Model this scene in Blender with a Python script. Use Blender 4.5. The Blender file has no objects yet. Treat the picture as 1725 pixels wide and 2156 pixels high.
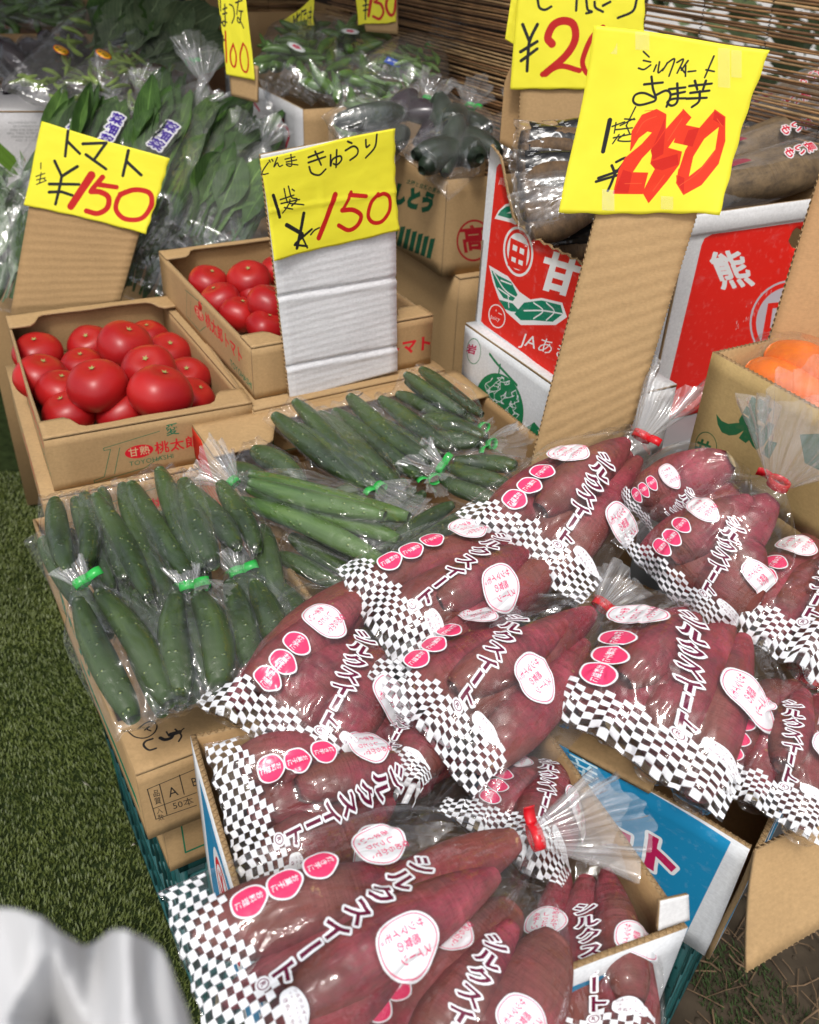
import bpy, math, random, time
import numpy as np
T0=time.time()
rnd=random.Random(7)
R=math.radians
SC=bpy.context.scene
COL=SC.collection
# ---------------------------------------------------------------- camera
CAMH=1.5; FPX=1925.; CX,CY=862.5,1078.
PITCH,ROLL=R(34.3),R(2.9)
fwd=np.array([0,math.cos(PITCH),-math.sin(PITCH)])
_r0=np.array([1.,0,0]); _u0=np.array([0,math.sin(PITCH),math.cos(PITCH)])
cr,sr=math.cos(ROLL),math.sin(ROLL)
RIGHT=cr*_r0+sr*_u0; UP=cr*_u0-sr*_r0
CAM0=np.array([0,0,CAMH])
from mathutils import Matrix, Vector
cam=bpy.data.cameras.new('camera'); camo=bpy.data.objects.new('camera',cam); COL.objects.link(camo)
cam.sensor_fit='HORIZONTAL'; cam.sensor_width=36; cam.lens=FPX/1725*36
cam.clip_start=.02; cam.clip_end=500
M=Matrix(((RIGHT[0],UP[0],-fwd[0],0),(RIGHT[1],UP[1],-fwd[1],0),(RIGHT[2],UP[2],-fwd[2],CAMH),(0,0,0,1)))
camo.matrix_world=M
cam.dof.use_dof=True; cam.dof.focus_distance=1.12; cam.dof.aperture_fstop=8.5
SC.camera=camo
# ---------------------------------------------------------------- world, sun, exposure
SUN_EL,SUN_AZ=R(60),R(188)      # azimuth of the sun, measured clockwise from +Y
w=bpy.data.worlds.new('World'); SC.world=w; w.use_nodes=True
nt=w.node_tree; bg=nt.nodes['Background']
sky=nt.nodes.new('ShaderNodeTexSky'); sky.sky_type='NISHITA'; sky.sun_disc=False
sky.sun_elevation=SUN_EL; sky.sun_rotation=SUN_AZ; sky.dust_density=4.0; sky.air_density=1.0
hs=nt.nodes.new('ShaderNodeHueSaturation'); hs.inputs['Saturation'].default_value=.35   # thin overcast
nt.links.new(sky.outputs[0],hs.inputs['Color']); nt.links.new(hs.outputs[0],bg.inputs[0]); bg.inputs[1].default_value=.15
sl=bpy.data.lights.new('sun','SUN'); sl.energy=1.5; sl.angle=R(10.5); sl.color=(1,.96,.9)
so=bpy.data.objects.new('sun',sl); COL.objects.link(so)
sd=Vector((math.sin(SUN_AZ)*math.cos(SUN_EL),math.cos(SUN_AZ)*math.cos(SUN_EL),math.sin(SUN_EL)))
so.rotation_euler=sd.to_track_quat('Z','Y').to_euler(); so.location=sd*8
SC.view_settings.view_transform='Standard'; SC.view_settings.look='None'
SC.view_settings.exposure=0.22; SC.view_settings.gamma=1
SC.cycles.transparent_max_bounces=40; SC.cycles.max_bounces=7; SC.cycles.use_denoising=True
SC.cycles.glossy_bounces=3; SC.cycles.diffuse_bounces=4; SC.cycles.sample_clamp_indirect=6; SC.cycles.caustics_reflective=False
# ---------------------------------------------------------------- geometry helpers
def ray(u,v): return fwd+RIGHT*(u-CX)/FPX-UP*(v-CY)/FPX
def Pt(u,v,t): return CAM0+ray(u,v)*t
def Pz(u,v,z): r=ray(u,v); return CAM0+r*((z-CAMH)/r[2])
def Pp(u,v,p0,n): r=ray(u,v); return CAM0+r*(((p0-CAM0)@n)/(r@n))
def proj(p):
    d=np.asarray(p,float)-CAM0; t=d@fwd; return (CX+FPX*(d@RIGHT)/t, CY-FPX*(d@UP)/t)
YAW=R(30)
e1=np.array([math.cos(YAW),math.sin(YAW),0]); e2=np.array([-e1[1],e1[0],0]); ez=np.array([0,0,1.])
def unit(v): v=np.asarray(v,float); return v/np.linalg.norm(v)
def vec(*a): return np.array(a,float)

def mesh_np(name,V,F,uv=None,smooth=False,mats=(),fmat=None):
    """V (n,3); F list/array of quads or tris; uv per vertex (n,2)"""
    me=bpy.data.meshes.new(name); V=np.asarray(V,np.float32)
    if isinstance(F,np.ndarray):
        k=F.shape[1]; nf=len(F); idx=F.ravel().astype(np.int32); ls=np.arange(nf,dtype=np.int32)*k
    else:
        nf=len(F); idx=np.array([i for f in F for i in f],np.int32); ls=np.cumsum([0]+[len(f) for f in F[:-1]]).astype(np.int32)
    me.vertices.add(len(V)); me.vertices.foreach_set('co',V.ravel())
    me.loops.add(len(idx)); me.loops.foreach_set('vertex_index',idx)
    me.polygons.add(nf); me.polygons.foreach_set('loop_start',ls)
    if smooth: me.polygons.foreach_set('use_smooth',np.ones(nf,bool))
    if uv is not None:
        l=me.uv_layers.new(name='UVMap'); l.data.foreach_set('uv',np.asarray(uv,np.float32)[idx].ravel())
    for m in mats: me.materials.append(m)
    if fmat is not None: me.polygons.foreach_set('material_index',np.asarray(fmat,np.int32))
    me.update(calc_edges=True); me.validate(); return me
def link(name,me,parent=None,mat=None):
    o=bpy.data.objects.new(name,me); COL.objects.link(o)
    if mat is not None and not me.materials: me.materials.append(mat)
    if parent is not None: o.parent=parent
    return o
def tag(o,label=None,cat=None,group=None,kind=None):
    if label: o['label']=label
    if cat: o['category']=cat
    if group: o['group']=group
    if kind: o['kind']=kind
    return o
def empty(name,loc,label,cat,group=None,rot=None):
    o=bpy.data.objects.new(name,None); COL.objects.link(o); o.empty_display_size=.05
    if loc is not None: o.location=loc
    if rot is not None: o.matrix_world=rot
    return tag(o,label,cat,group)
def frame(x,y,z,p):
    return Matrix(((x[0],y[0],z[0],p[0]),(x[1],y[1],z[1],p[1]),(x[2],y[2],z[2],p[2]),(0,0,0,1)))
def grid_faces(nx,ny,off=0,flip=False):
    i=np.arange(nx-1); j=np.arange(ny-1); I,J=np.meshgrid(i,j,indexing='ij')
    a=(I*ny+J).ravel()+off; F=np.stack([a,a+ny,a+ny+1,a+1],1)
    return F[:,::-1] if flip else F
_ns=np.random.RandomState(3)
def vnoise(P,scale,seed=0,oct=3):
    """cheap smooth noise: sum of random plane waves"""
    rs=np.random.RandomState(seed); out=np.zeros(len(P)); amp=1
    for o in range(oct):
        for k in range(5):
            d=rs.normal(size=P.shape[1]); d/=np.linalg.norm(d)+1e-9
            out+=amp*np.sin(P@d*scale*(2**o)*rs.uniform(.7,1.3)+rs.uniform(0,6.28))/5
        amp*=.5
    return out
# ---------------------------------------------------------------- flat print, drawn by code
TEXTC={}
def text_tris(ch,bold=0.):
    k=(ch,bold)
    if k not in TEXTC:
        c=bpy.data.curves.new('t','FONT'); c.body=ch; c.size=1; c.resolution_u=2; c.offset=bold
        o=bpy.data.objects.new('t',c); COL.objects.link(o); bpy.context.view_layer.update()
        m=o.to_mesh(); m.calc_loop_triangles()
        V=np.array([v.co[:2] for v in m.vertices]).reshape(-1,2); T=np.array([t.vertices[:] for t in m.loop_triangles]).reshape(-1,3)
        adv=(V[:,0].max()+.06 if len(V) else .4)
        o.to_mesh_clear(); bpy.data.objects.remove(o); bpy.data.curves.remove(c)
        TEXTC[k]=(V,T,adv)
    return TEXTC[k]
class Canvas:
    """ink layer (straight alpha) over a face of wm x hm metres; H maps photo pixels to canvas pixels"""
    def __init__(s,wm,hm,res=1500,quad=None):
        s.wm,s.hm,s.res=wm,hm,res; s.w=max(8,int(wm*res)); s.h=max(8,int(hm*res))
        s.rgb=np.zeros((s.h,s.w,3),np.float32); s.a=np.zeros((s.h,s.w),np.float32); s.H=None; s.tf=None
        if quad is not None:
            A=[];B=[]
            for (x,y),(X,Y) in zip(quad,[(0,0),(s.w,0),(s.w,s.h),(0,s.h)]):
                A.append([x,y,1,0,0,0,-X*x,-X*y]);B.append(X);A.append([0,0,0,x,y,1,-Y*x,-Y*y]);B.append(Y)
            s.H=np.append(np.linalg.lstsq(np.array(A),np.array(B),rcond=None)[0],1).reshape(3,3)
    def src(s,k,ox=0,oy=0): s.tf=(k,ox,oy); return s      # zoomed-view pixels -> photo pixels
    def m(s,P):                                            # points in the current photo frame -> canvas px
        P=np.atleast_2d(np.asarray(P,float)).copy()
        if s.tf: P=P*s.tf[0]+np.array(s.tf[1:])
        q=np.c_[P,np.ones(len(P))]@s.H.T; return q[:,:2]/q[:,2:]
    def px(s,P): return np.atleast_2d(np.asarray(P,float))*s.res   # metres (y down) -> px
    def over(s,x0,y0,mask,col):
        h,w=mask.shape; X0,Y0=max(0,x0),max(0,y0); X1,Y1=min(s.w,x0+w),min(s.h,y0+h)
        if X1<=X0 or Y1<=Y0: return
        m=mask[Y0-y0:Y1-y0,X0-x0:X1-x0]; A=s.a[Y0:Y1,X0:X1]; C=s.rgb[Y0:Y1,X0:X1]
        if col is None: s.a[Y0:Y1,X0:X1]=A*(1-m); return
        an=m+A*(1-m); c=np.array(col,np.float32)
        s.rgb[Y0:Y1,X0:X1]=(c*m[...,None]+C*(A*(1-m))[...,None])/np.maximum(an,1e-5)[...,None]; s.a[Y0:Y1,X0:X1]=an
    def box(s,P,pad):
        x0,y0=np.floor(P.min(0)-pad).astype(int); x1,y1=np.ceil(P.max(0)+pad).astype(int)
        x0,y0=max(x0,0),max(y0,0); x1,y1=min(x1,s.w),min(y1,s.h)
        return x0,y0,x1,y1
    def poly(s,P,col,holes=()):
        P=np.asarray(P,float); x0,y0,x1,y1=s.box(P,1)
        if x1<=x0 or y1<=y0: return s
        k=3; X=(np.arange((x1-x0)*k)+.5)/k+x0; Y=(np.arange((y1-y0)*k)+.5)/k+y0
        ins=np.zeros((len(Y),len(X)),bool)
        for L in (P,)+tuple(np.asarray(h,float) for h in holes):
            for a,b in zip(L,np.roll(L,-1,0)):
                if a[1]==b[1]: continue
                r=(Y>=min(a[1],b[1]))&(Y<max(a[1],b[1]))
                if not r.any(): continue
                xs=a[0]+(Y[r]-a[1])*(b[0]-a[0])/(b[1]-a[1])
                ins[r]^=X[None]<xs[:,None]
        m=ins.reshape(y1-y0,k,x1-x0,k).mean((1,3)).astype(np.float32); s.over(x0,y0,m,col); return s
    def line(s,P,width,col,w2=None):
        P=np.asarray(P,float); W=np.linspace(width,width if w2 is None else w2,len(P)); x0,y0,x1,y1=s.box(P,max(W)/2+2)
        if x1<=x0 or y1<=y0: return s
        X,Y=np.meshgrid(np.arange(x0,x1)+.5,np.arange(y0,y1)+.5); D=np.full(X.shape,1e9)
        for i in range(len(P)-1):
            a,b=P[i],P[i+1]; d=b-a; L=max(d@d,1e-9); t=np.clip(((X-a[0])*d[0]+(Y-a[1])*d[1])/L,0,1)
            D=np.minimum(D,np.hypot(X-a[0]-t*d[0],Y-a[1]-t*d[1])-(W[i]+(W[i+1]-W[i])*t)/2)
        s.over(x0,y0,np.clip(.5-D,0,1).astype(np.float32),col); return s
    def strokes(s,L,width,col,smooth=True):
        """marker strokes given in the current photo frame; width in that frame"""
        for P in L:
            w=width
            if isinstance(P[0],(int,float)): w=P[0]; P=P[1:]
            Q=s.m(P); c=s.m([P[0],(P[0][0]+w,P[0][1]),(P[0][0],P[0][1]+w)])
            wp=(np.linalg.norm(c[1]-c[0])+np.linalg.norm(c[2]-c[0]))/2
            if smooth and len(Q)>2: Q=catmull(Q)
            s.line(Q,wp,col,wp*.92)
        return s
    def fpoly(s,P,col,holes=()): return s.poly(s.m(P),col,[s.m(h) for h in holes])
    def ellipse(s,c,rx,ry,col,rot=0,ring=None,n=40,photo=False,irr=0):
        a=np.linspace(0,2*np.pi,n,endpoint=False); rr=1+irr*np.sin(3*a+1)+irr*.7*np.sin(5*a+2.1)
        E=lambda k:(np.c_[rx*k*np.cos(a)*rr,ry*k*np.sin(a)*rr]@np.array([[math.cos(rot),math.sin(rot)],[-math.sin(rot),math.cos(rot)]]))+np.array(c)
        f=s.m if photo else s.px
        s.poly(f(E(1)),col,[f(E(ring))] if ring else ()); return s
    def text(s,t,x,y,size,col,rot=0,bold=0.,vertical=False,shear=0,sx=1,photo=False,grow=0,gap=1.04,outline=None):
        """x,y = top left of the first glyph cell, metres (or photo frame if photo)."""
        f=s.m if photo else s.px; c_,s_=math.cos(rot),math.sin(rot); pen=0
        jobs=[]
        for ch in t:
            if ch==' ': pen+=size*.4; continue
            V,Tt,adv=text_tris(ch,bold)
            if len(Tt)==0: pen+=size*.5; continue
            wide=ord(ch)>0x2E80
            L=V*size; L=np.c_[L[:,0]*sx+L[:,1]*shear,(.86*size-L[:,1])]
            if vertical:
                if ch in 'ー〜～':
                    cc=L-np.array([size*.5*sx,size*.45]); L=np.c_[-cc[:,1],cc[:,0]]+np.array([size*.5*sx,size*.45])
                if ch in '。、': L=L+np.array([size*.5,-size*.5])
                L=L+np.array([0,pen]); pen+=size*gap
            else: L=L+np.array([pen,0]); pen+=(size*gap*sx if wide else adv*size*sx)
            L=np.c_[L[:,0]*c_-L[:,1]*s_,L[:,0]*s_+L[:,1]*c_]+np.array([x,y]); jobs.append((f(L),Tt))
        k=2
        for pas in ((outline,) if outline else ())+(None,):
            for P,Tt in jobs:
                x0,y0,x1,y1=s.box(P,grow*s.res+(pas[0]*s.res if pas else 0)+2)
                if x1<=x0 or y1<=y0: continue
                X=(np.arange((x1-x0)*k)+.5)/k+x0; Y=(np.arange((y1-y0)*k)+.5)/k+y0; ins=np.zeros((len(Y),len(X)),bool)
                for tr in Tt:
                    a,b,c=P[tr]; ax0,ax1=min(a[0],b[0],c[0]),max(a[0],b[0],c[0]); ay0,ay1=min(a[1],b[1],c[1]),max(a[1],b[1],c[1])
                    i0,i1=np.searchsorted(X,ax0),np.searchsorted(X,ax1); j0,j1=np.searchsorted(Y,ay0),np.searchsorted(Y,ay1)
                    if i1<=i0 or j1<=j0: continue
                    xx=X[None,i0:i1]; yy=Y[j0:j1,None]
                    d1=(b[0]-a[0])*(yy-a[1])-(b[1]-a[1])*(xx-a[0]); d2=(c[0]-b[0])*(yy-b[1])-(c[1]-b[1])*(xx-b[0]); d3=(a[0]-c[0])*(yy-c[1])-(a[1]-c[1])*(xx-c[0])
                    ins[j0:j1,i0:i1]|=((d1>=0)&(d2>=0)&(d3>=0))|((d1<=0)&(d2<=0)&(d3<=0))
                g=(grow+(pas[0] if pas else 0))*s.res*k; r=int(round(g))
                if r>0:
                    o=np.zeros_like(ins)
                    for dy in range(-r,r+1):
                        dx=int(math.sqrt(max(g*g-dy*dy,0)))
                        row=np.zeros_like(ins)
                        sh=ins[max(0,-dy):ins.shape[0]-max(0,dy)]
                        cs=np.cumsum(np.pad(sh,((0,0),(dx+1,dx))),1); wd=(cs[:,2*dx+1:]-cs[:,:-2*dx-1])>0
                        row[max(0,dy):ins.shape[0]+min(0,dy)]=wd[:,:ins.shape[1]]; o|=row
                    ins=o
                s.over(x0,y0,ins.reshape(y1-y0,k,x1-x0,k).mean((1,3)).astype(np.float32),pas[1] if pas else col)
        return s
    def image(s,name):
        im=bpy.data.images.new(name,s.w,s.h,alpha=True); im.alpha_mode='STRAIGHT'
        e=np.clip(s.rgb,0,1); e=np.where(e<=.0031308,e*12.92,1.055*np.power(np.maximum(e,1e-6),1/2.4)-.055); a=np.dstack([e,s.a])[::-1].astype(np.float32); im.pixels.foreach_set(np.ascontiguousarray(a).ravel()); im.update(); im.pack(); return im
def catmull(Q,n=6):
    Q=np.asarray(Q); P=np.vstack([2*Q[0]-Q[1],Q,2*Q[-1]-Q[-2]]); out=[]
    for i in range(1,len(P)-2):
        p0,p1,p2,p3=P[i-1:i+3]
        for t in np.linspace(0,1,n,endpoint=False): out.append(.5*((2*p1)+(-p0+p2)*t+(2*p0-5*p1+4*p2-p3)*t*t+(-p0+3*p1-3*p2+p3)*t**3))
    out.append(Q[-1]); return np.array(out)
# ---------------------------------------------------------------- materials (ink colours are sRGB values)
def lin(c): return tuple(((x/12.92) if x<=.04045 else ((x+.055)/1.055)**2.4) for x in c)
def newmat(name):
    m=bpy.data.materials.new(name); m.use_nodes=True; nt=m.node_tree; b=nt.nodes['Principled BSDF']; return m,nt,b
def nd(nt,t,**k):
    n=nt.nodes.new(t)
    for a,v in k.items():
        if a.startswith('i_'): 
            key=a[2:]; n.inputs[int(key) if key.isdigit() else key].default_value=v
        else: setattr(n,a,v)
    return n
def ramp(nt,src,stops):
    r=nd(nt,'ShaderNodeValToRGB'); e=r.color_ramp.elements
    while len(e)<len(stops): e.new(.5)
    for el,(p,c) in zip(e,stops): el.position=p; el.color=(*c,1) if len(c)==3 else c
    nt.links.new(src,r.inputs[0]); return r.outputs[0]
def mixc(nt,f,a,b,mode='MIX'):
    m=nd(nt,'ShaderNodeMix',data_type='RGBA',blend_type=mode)
    for s,v in ((0,f),(6,a),(7,b)):
        if isinstance(v,bpy.types.NodeSocket): nt.links.new(v,m.inputs[s])
        else: m.inputs[s].default_value=v if s==0 else (*v[:3],1)
    return m.outputs[2]
def coords(nt,kind='Object',scale=(1,1,1),rot=(0,0,0)):
    tc=nd(nt,'ShaderNodeTexCoord'); mp=nd(nt,'ShaderNodeMapping'); mp.inputs['Scale'].default_value=scale; mp.inputs['Rotation'].default_value=rot
    nt.links.new(tc.outputs[kind],mp.inputs[0]); return mp.outputs[0]
def noise(nt,co,scale,detail=4,rough=.55):
    n=nd(nt,'ShaderNodeTexNoise'); n.inputs['Scale'].default_value=scale; n.inputs['Detail'].default_value=detail; n.inputs['Roughness'].default_value=rough
    nt.links.new(co,n.inputs['Vector']); return n.outputs['Fac']
def bump(nt,h,strength,dist=.001,prev=None):
    b=nd(nt,'ShaderNodeBump'); b.inputs['Strength'].default_value=strength; b.inputs['Distance'].default_value=dist
    nt.links.new(h,b.inputs['Height'])
    if prev is not None: nt.links.new(prev,b.inputs['Normal'])
    return b.outputs[0]
MATC={}
def card(name,base=(.43,.275,.13),img=None,ribs=0.,dirt=.25,rough=.75,ribdir='V',coat=0.):
    """corrugated board with optional printed ink"""
    if name in MATC: return MATC[name]
    m,nt,b=newmat(name); L=nt.links
    co=coords(nt); n1=noise(nt,co,6,5); n2=noise(nt,co,240,3); fib=noise(nt,coords(nt,scale=(40,40,400)),3,3)
    k=.82; dark=tuple(x*k for x in base); c=mixc(nt,ramp(nt,n1,[(.35,(0,0,0)),(.7,(1,1,1))]),dark,base)
    c=mixc(nt,.22,c,ramp(nt,n2,[(.3,tuple(x*.6 for x in base)),(.7,tuple(min(1,x*1.25) for x in base))]))
    c=mixc(nt,.10,c,ramp(nt,fib,[(.35,tuple(x*.5 for x in base)),(.65,tuple(min(1,x*1.3) for x in base))]))
    if img is not None:
        it=nd(nt,'ShaderNodeTexImage',image=img,extension='CLIP'); uv=nd(nt,'ShaderNodeTexCoord'); L.new(uv.outputs['UV'],it.inputs[0])
        wear=nd(nt,'ShaderNodeMath',operation='MULTIPLY'); L.new(it.outputs['Alpha'],wear.inputs[0]); L.new(ramp(nt,noise(nt,co,90,4),[(.2,(.86,)*3),(.42,(1,)*3)]),wear.inputs[1])
        c=mixc(nt,wear.outputs[0],c,it.outputs['Color'])
    # faint scuffs
    sc=ramp(nt,noise(nt,coords(nt,scale=(1,1,3)),14,6,.7),[(.58,(0,0,0)),(.75,(1,1,1))])
    c=mixc(nt,mixc(nt,dirt,(0,0,0),sc),c,tuple(x*.55 for x in base))
    L.new(c,b.inputs['Base Color']); b.inputs['Roughness'].default_value=rough; b.inputs['Specular IOR Level'].default_value=.25
    h=n2; nb=bump(nt,h,.12,.0006)
    if ribs:
        uvc=coords(nt,'UV'); wv=nd(nt,'ShaderNodeTexWave',wave_type='BANDS',bands_direction='Y' if ribdir=='V' else 'X'); wv.inputs['Scale'].default_value=ribs; wv.inputs['Distortion'].default_value=.6; wv.inputs['Detail'].default_value=1.5; wv.inputs['Detail Scale'].default_value=.6
        L.new(uvc,wv.inputs['Vector']); nb=bump(nt,wv.outputs['Fac'],.22 if 'white' in name else .5,.0011,nb)
        n3=noise(nt,coords(nt,'UV',scale=(1.2,7,1) if ribdir=='V' else (7,1.2,1)),2.2,4); nb=bump(nt,n3,.6,.003,nb)
    else:
        n3=noise(nt,co,9,3); nb=bump(nt,n3,.35,.004,nb)
    L.new(nb,b.inputs['Normal']); MATC[name]=m; return m
BROWN=(.44,.285,.135)
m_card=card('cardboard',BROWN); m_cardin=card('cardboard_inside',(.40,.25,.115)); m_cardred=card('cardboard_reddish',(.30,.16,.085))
m_cardw=card('cardboard_white',(.72,.72,.72)); m_flute=card('corrugation',(.36,.24,.12))
m_cardo=card('cardboard_orange',(.47,.27,.125))
def simple(name,col,rough=.5,spec=.5,nscale=0,var=.3,bumpk=0,bscale=60,coat=0,sub=0,metal=0):
    if name in MATC: return MATC[name]
    m,nt,b=newmat(name); L=nt.links
    if nscale:
        c=ramp(nt,noise(nt,coords(nt),nscale,5),[(.3,tuple(x*(1-var) for x in col)),(.7,tuple(min(1,x*(1+var)) for x in col))]); L.new(c,b.inputs['Base Color'])
    else: b.inputs['Base Color'].default_value=(*col,1)
    b.inputs['Roughness'].default_value=rough; b.inputs['Specular IOR Level'].default_value=spec; b.inputs['Coat Weight'].default_value=coat; b.inputs['Metallic'].default_value=metal
    if sub: b.inputs['Subsurface Weight'].default_value=sub; b.inputs['Subsurface Radius'].default_value=(.01,.004,.002); b.inputs['Subsurface Scale'].default_value=1
    if bumpk: L.new(bump(nt,noise(nt,coords(nt),bscale,4),bumpk,.001),b.inputs['Normal'])
    MATC[name]=m; return m
def film_mat(name,img=None,haze=.04,tint=(1,1,1),hazecol=(.85,.85,.85),rough=.07,crinkle=.5,refl=1.6):
    if name in MATC: return MATC[name]
    m=bpy.data.materials.new(name); m.use_nodes=True; nt=m.node_tree; L=nt.links; nt.nodes.clear()
    out=nd(nt,'ShaderNodeOutputMaterial')
    co=coords(nt); 
    # crumpled facets: cell-wise tilted planes
    dn=nd(nt,'ShaderNodeTexNoise'); dn.inputs['Scale'].default_value=12; L.new(co,dn.inputs['Vector'])
    va=nd(nt,'ShaderNodeVectorMath',operation='MULTIPLY_ADD'); L.new(dn.outputs['Color'],va.inputs[0]); va.inputs[1].default_value=(.05,.05,.05); L.new(co,va.inputs[2])
    def ridge(sc,stretch,rot):
        mp=nd(nt,'ShaderNodeMapping'); mp.inputs['Scale'].default_value=stretch; mp.inputs['Rotation'].default_value=(0,0,rot); L.new(va.outputs[0],mp.inputs[0])
        n=noise(nt,mp.outputs[0],sc,1.5,.5); a=nd(nt,'ShaderNodeMath',operation='SUBTRACT'); L.new(n,a.inputs[0]); a.inputs[1].default_value=.5
        b=nd(nt,'ShaderNodeMath',operation='ABSOLUTE'); L.new(a.outputs[0],b.inputs[0]); return b.outputs[0]
    nb=bump(nt,ridge(26,(1,.35,1),.25),crinkle*1.2,.010); nb=bump(nt,ridge(38,(1,.5,1),-.8),crinkle*.9,.006,nb); nb=bump(nt,ridge(75,(1,.6,1),1.2),crinkle*.5,.003,nb)
    gl=nd(nt,'ShaderNodeBsdfGlossy'); gl.inputs['Roughness'].default_value=rough; L.new(nb,gl.inputs['Normal'])
    tr=nd(nt,'ShaderNodeBsdfTransparent'); tr.inputs[0].default_value=(*tint,1)
    ge=nd(nt,'ShaderNodeNewGeometry'); dt=nd(nt,'ShaderNodeVectorMath',operation='DOT_PRODUCT'); L.new(nb,dt.inputs[0]); L.new(ge.outputs['Incoming'],dt.inputs[1])
    ab=nd(nt,'ShaderNodeMath',operation='ABSOLUTE'); L.new(dt.outputs['Value'],ab.inputs[0]); om=nd(nt,'ShaderNodeMath',operation='SUBTRACT',use_clamp=True); om.inputs[0].default_value=1; L.new(ab.outputs[0],om.inputs[1])
    pw=nd(nt,'ShaderNodeMath',operation='POWER'); L.new(om.outputs[0],pw.inputs[0]); pw.inputs[1].default_value=4.5
    mul=nd(nt,'ShaderNodeMath',operation='MULTIPLY_ADD',use_clamp=True); L.new(pw.outputs[0],mul.inputs[0]); mul.inputs[1].default_value=.55; mul.inputs[2].default_value=.042*refl
    mx=nd(nt,'ShaderNodeMixShader'); L.new(mul.outputs[0],mx.inputs[0]); L.new(tr.outputs[0],mx.inputs[1]); L.new(gl.outputs[0],mx.inputs[2])
    # thin milky bloom where the film is creased
    df=nd(nt,'ShaderNodeBsdfDiffuse'); df.inputs[0].default_value=(*hazecol,1)
    hz=noise(nt,va.outputs[0],9,4,.6)
    eh=ramp(nt,hz,[(.35,(haze*.5,)*3),(.6,(haze*1.1,)*3),(.8,(haze*2.4,)*3)])
    mx2=nd(nt,'ShaderNodeMixShader'); L.new(eh,mx2.inputs[0]); L.new(mx.outputs[0],mx2.inputs[1]); L.new(df.outputs[0],mx2.inputs[2])
    last=mx2.outputs[0]
    if img is not None:
        it=nd(nt,'ShaderNodeTexImage',image=img,extension='CLIP'); uv=nd(nt,'ShaderNodeTexCoord'); L.new(uv.outputs['UV'],it.inputs[0])
        pr=nd(nt,'ShaderNodeBsdfPrincipled'); L.new(it.outputs['Color'],pr.inputs['Base Color']); pr.inputs['Roughness'].default_value=.22; L.new(nb,pr.inputs['Normal'])
        m3=nd(nt,'ShaderNodeMixShader'); L.new(it.outputs['Alpha'],m3.inputs[0]); L.new(last,m3.inputs[1]); L.new(pr.outputs[0],m3.inputs[2]); last=m3.outputs[0]
    L.new(last,out.inputs[0]); MATC[name]=m; return m
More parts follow.
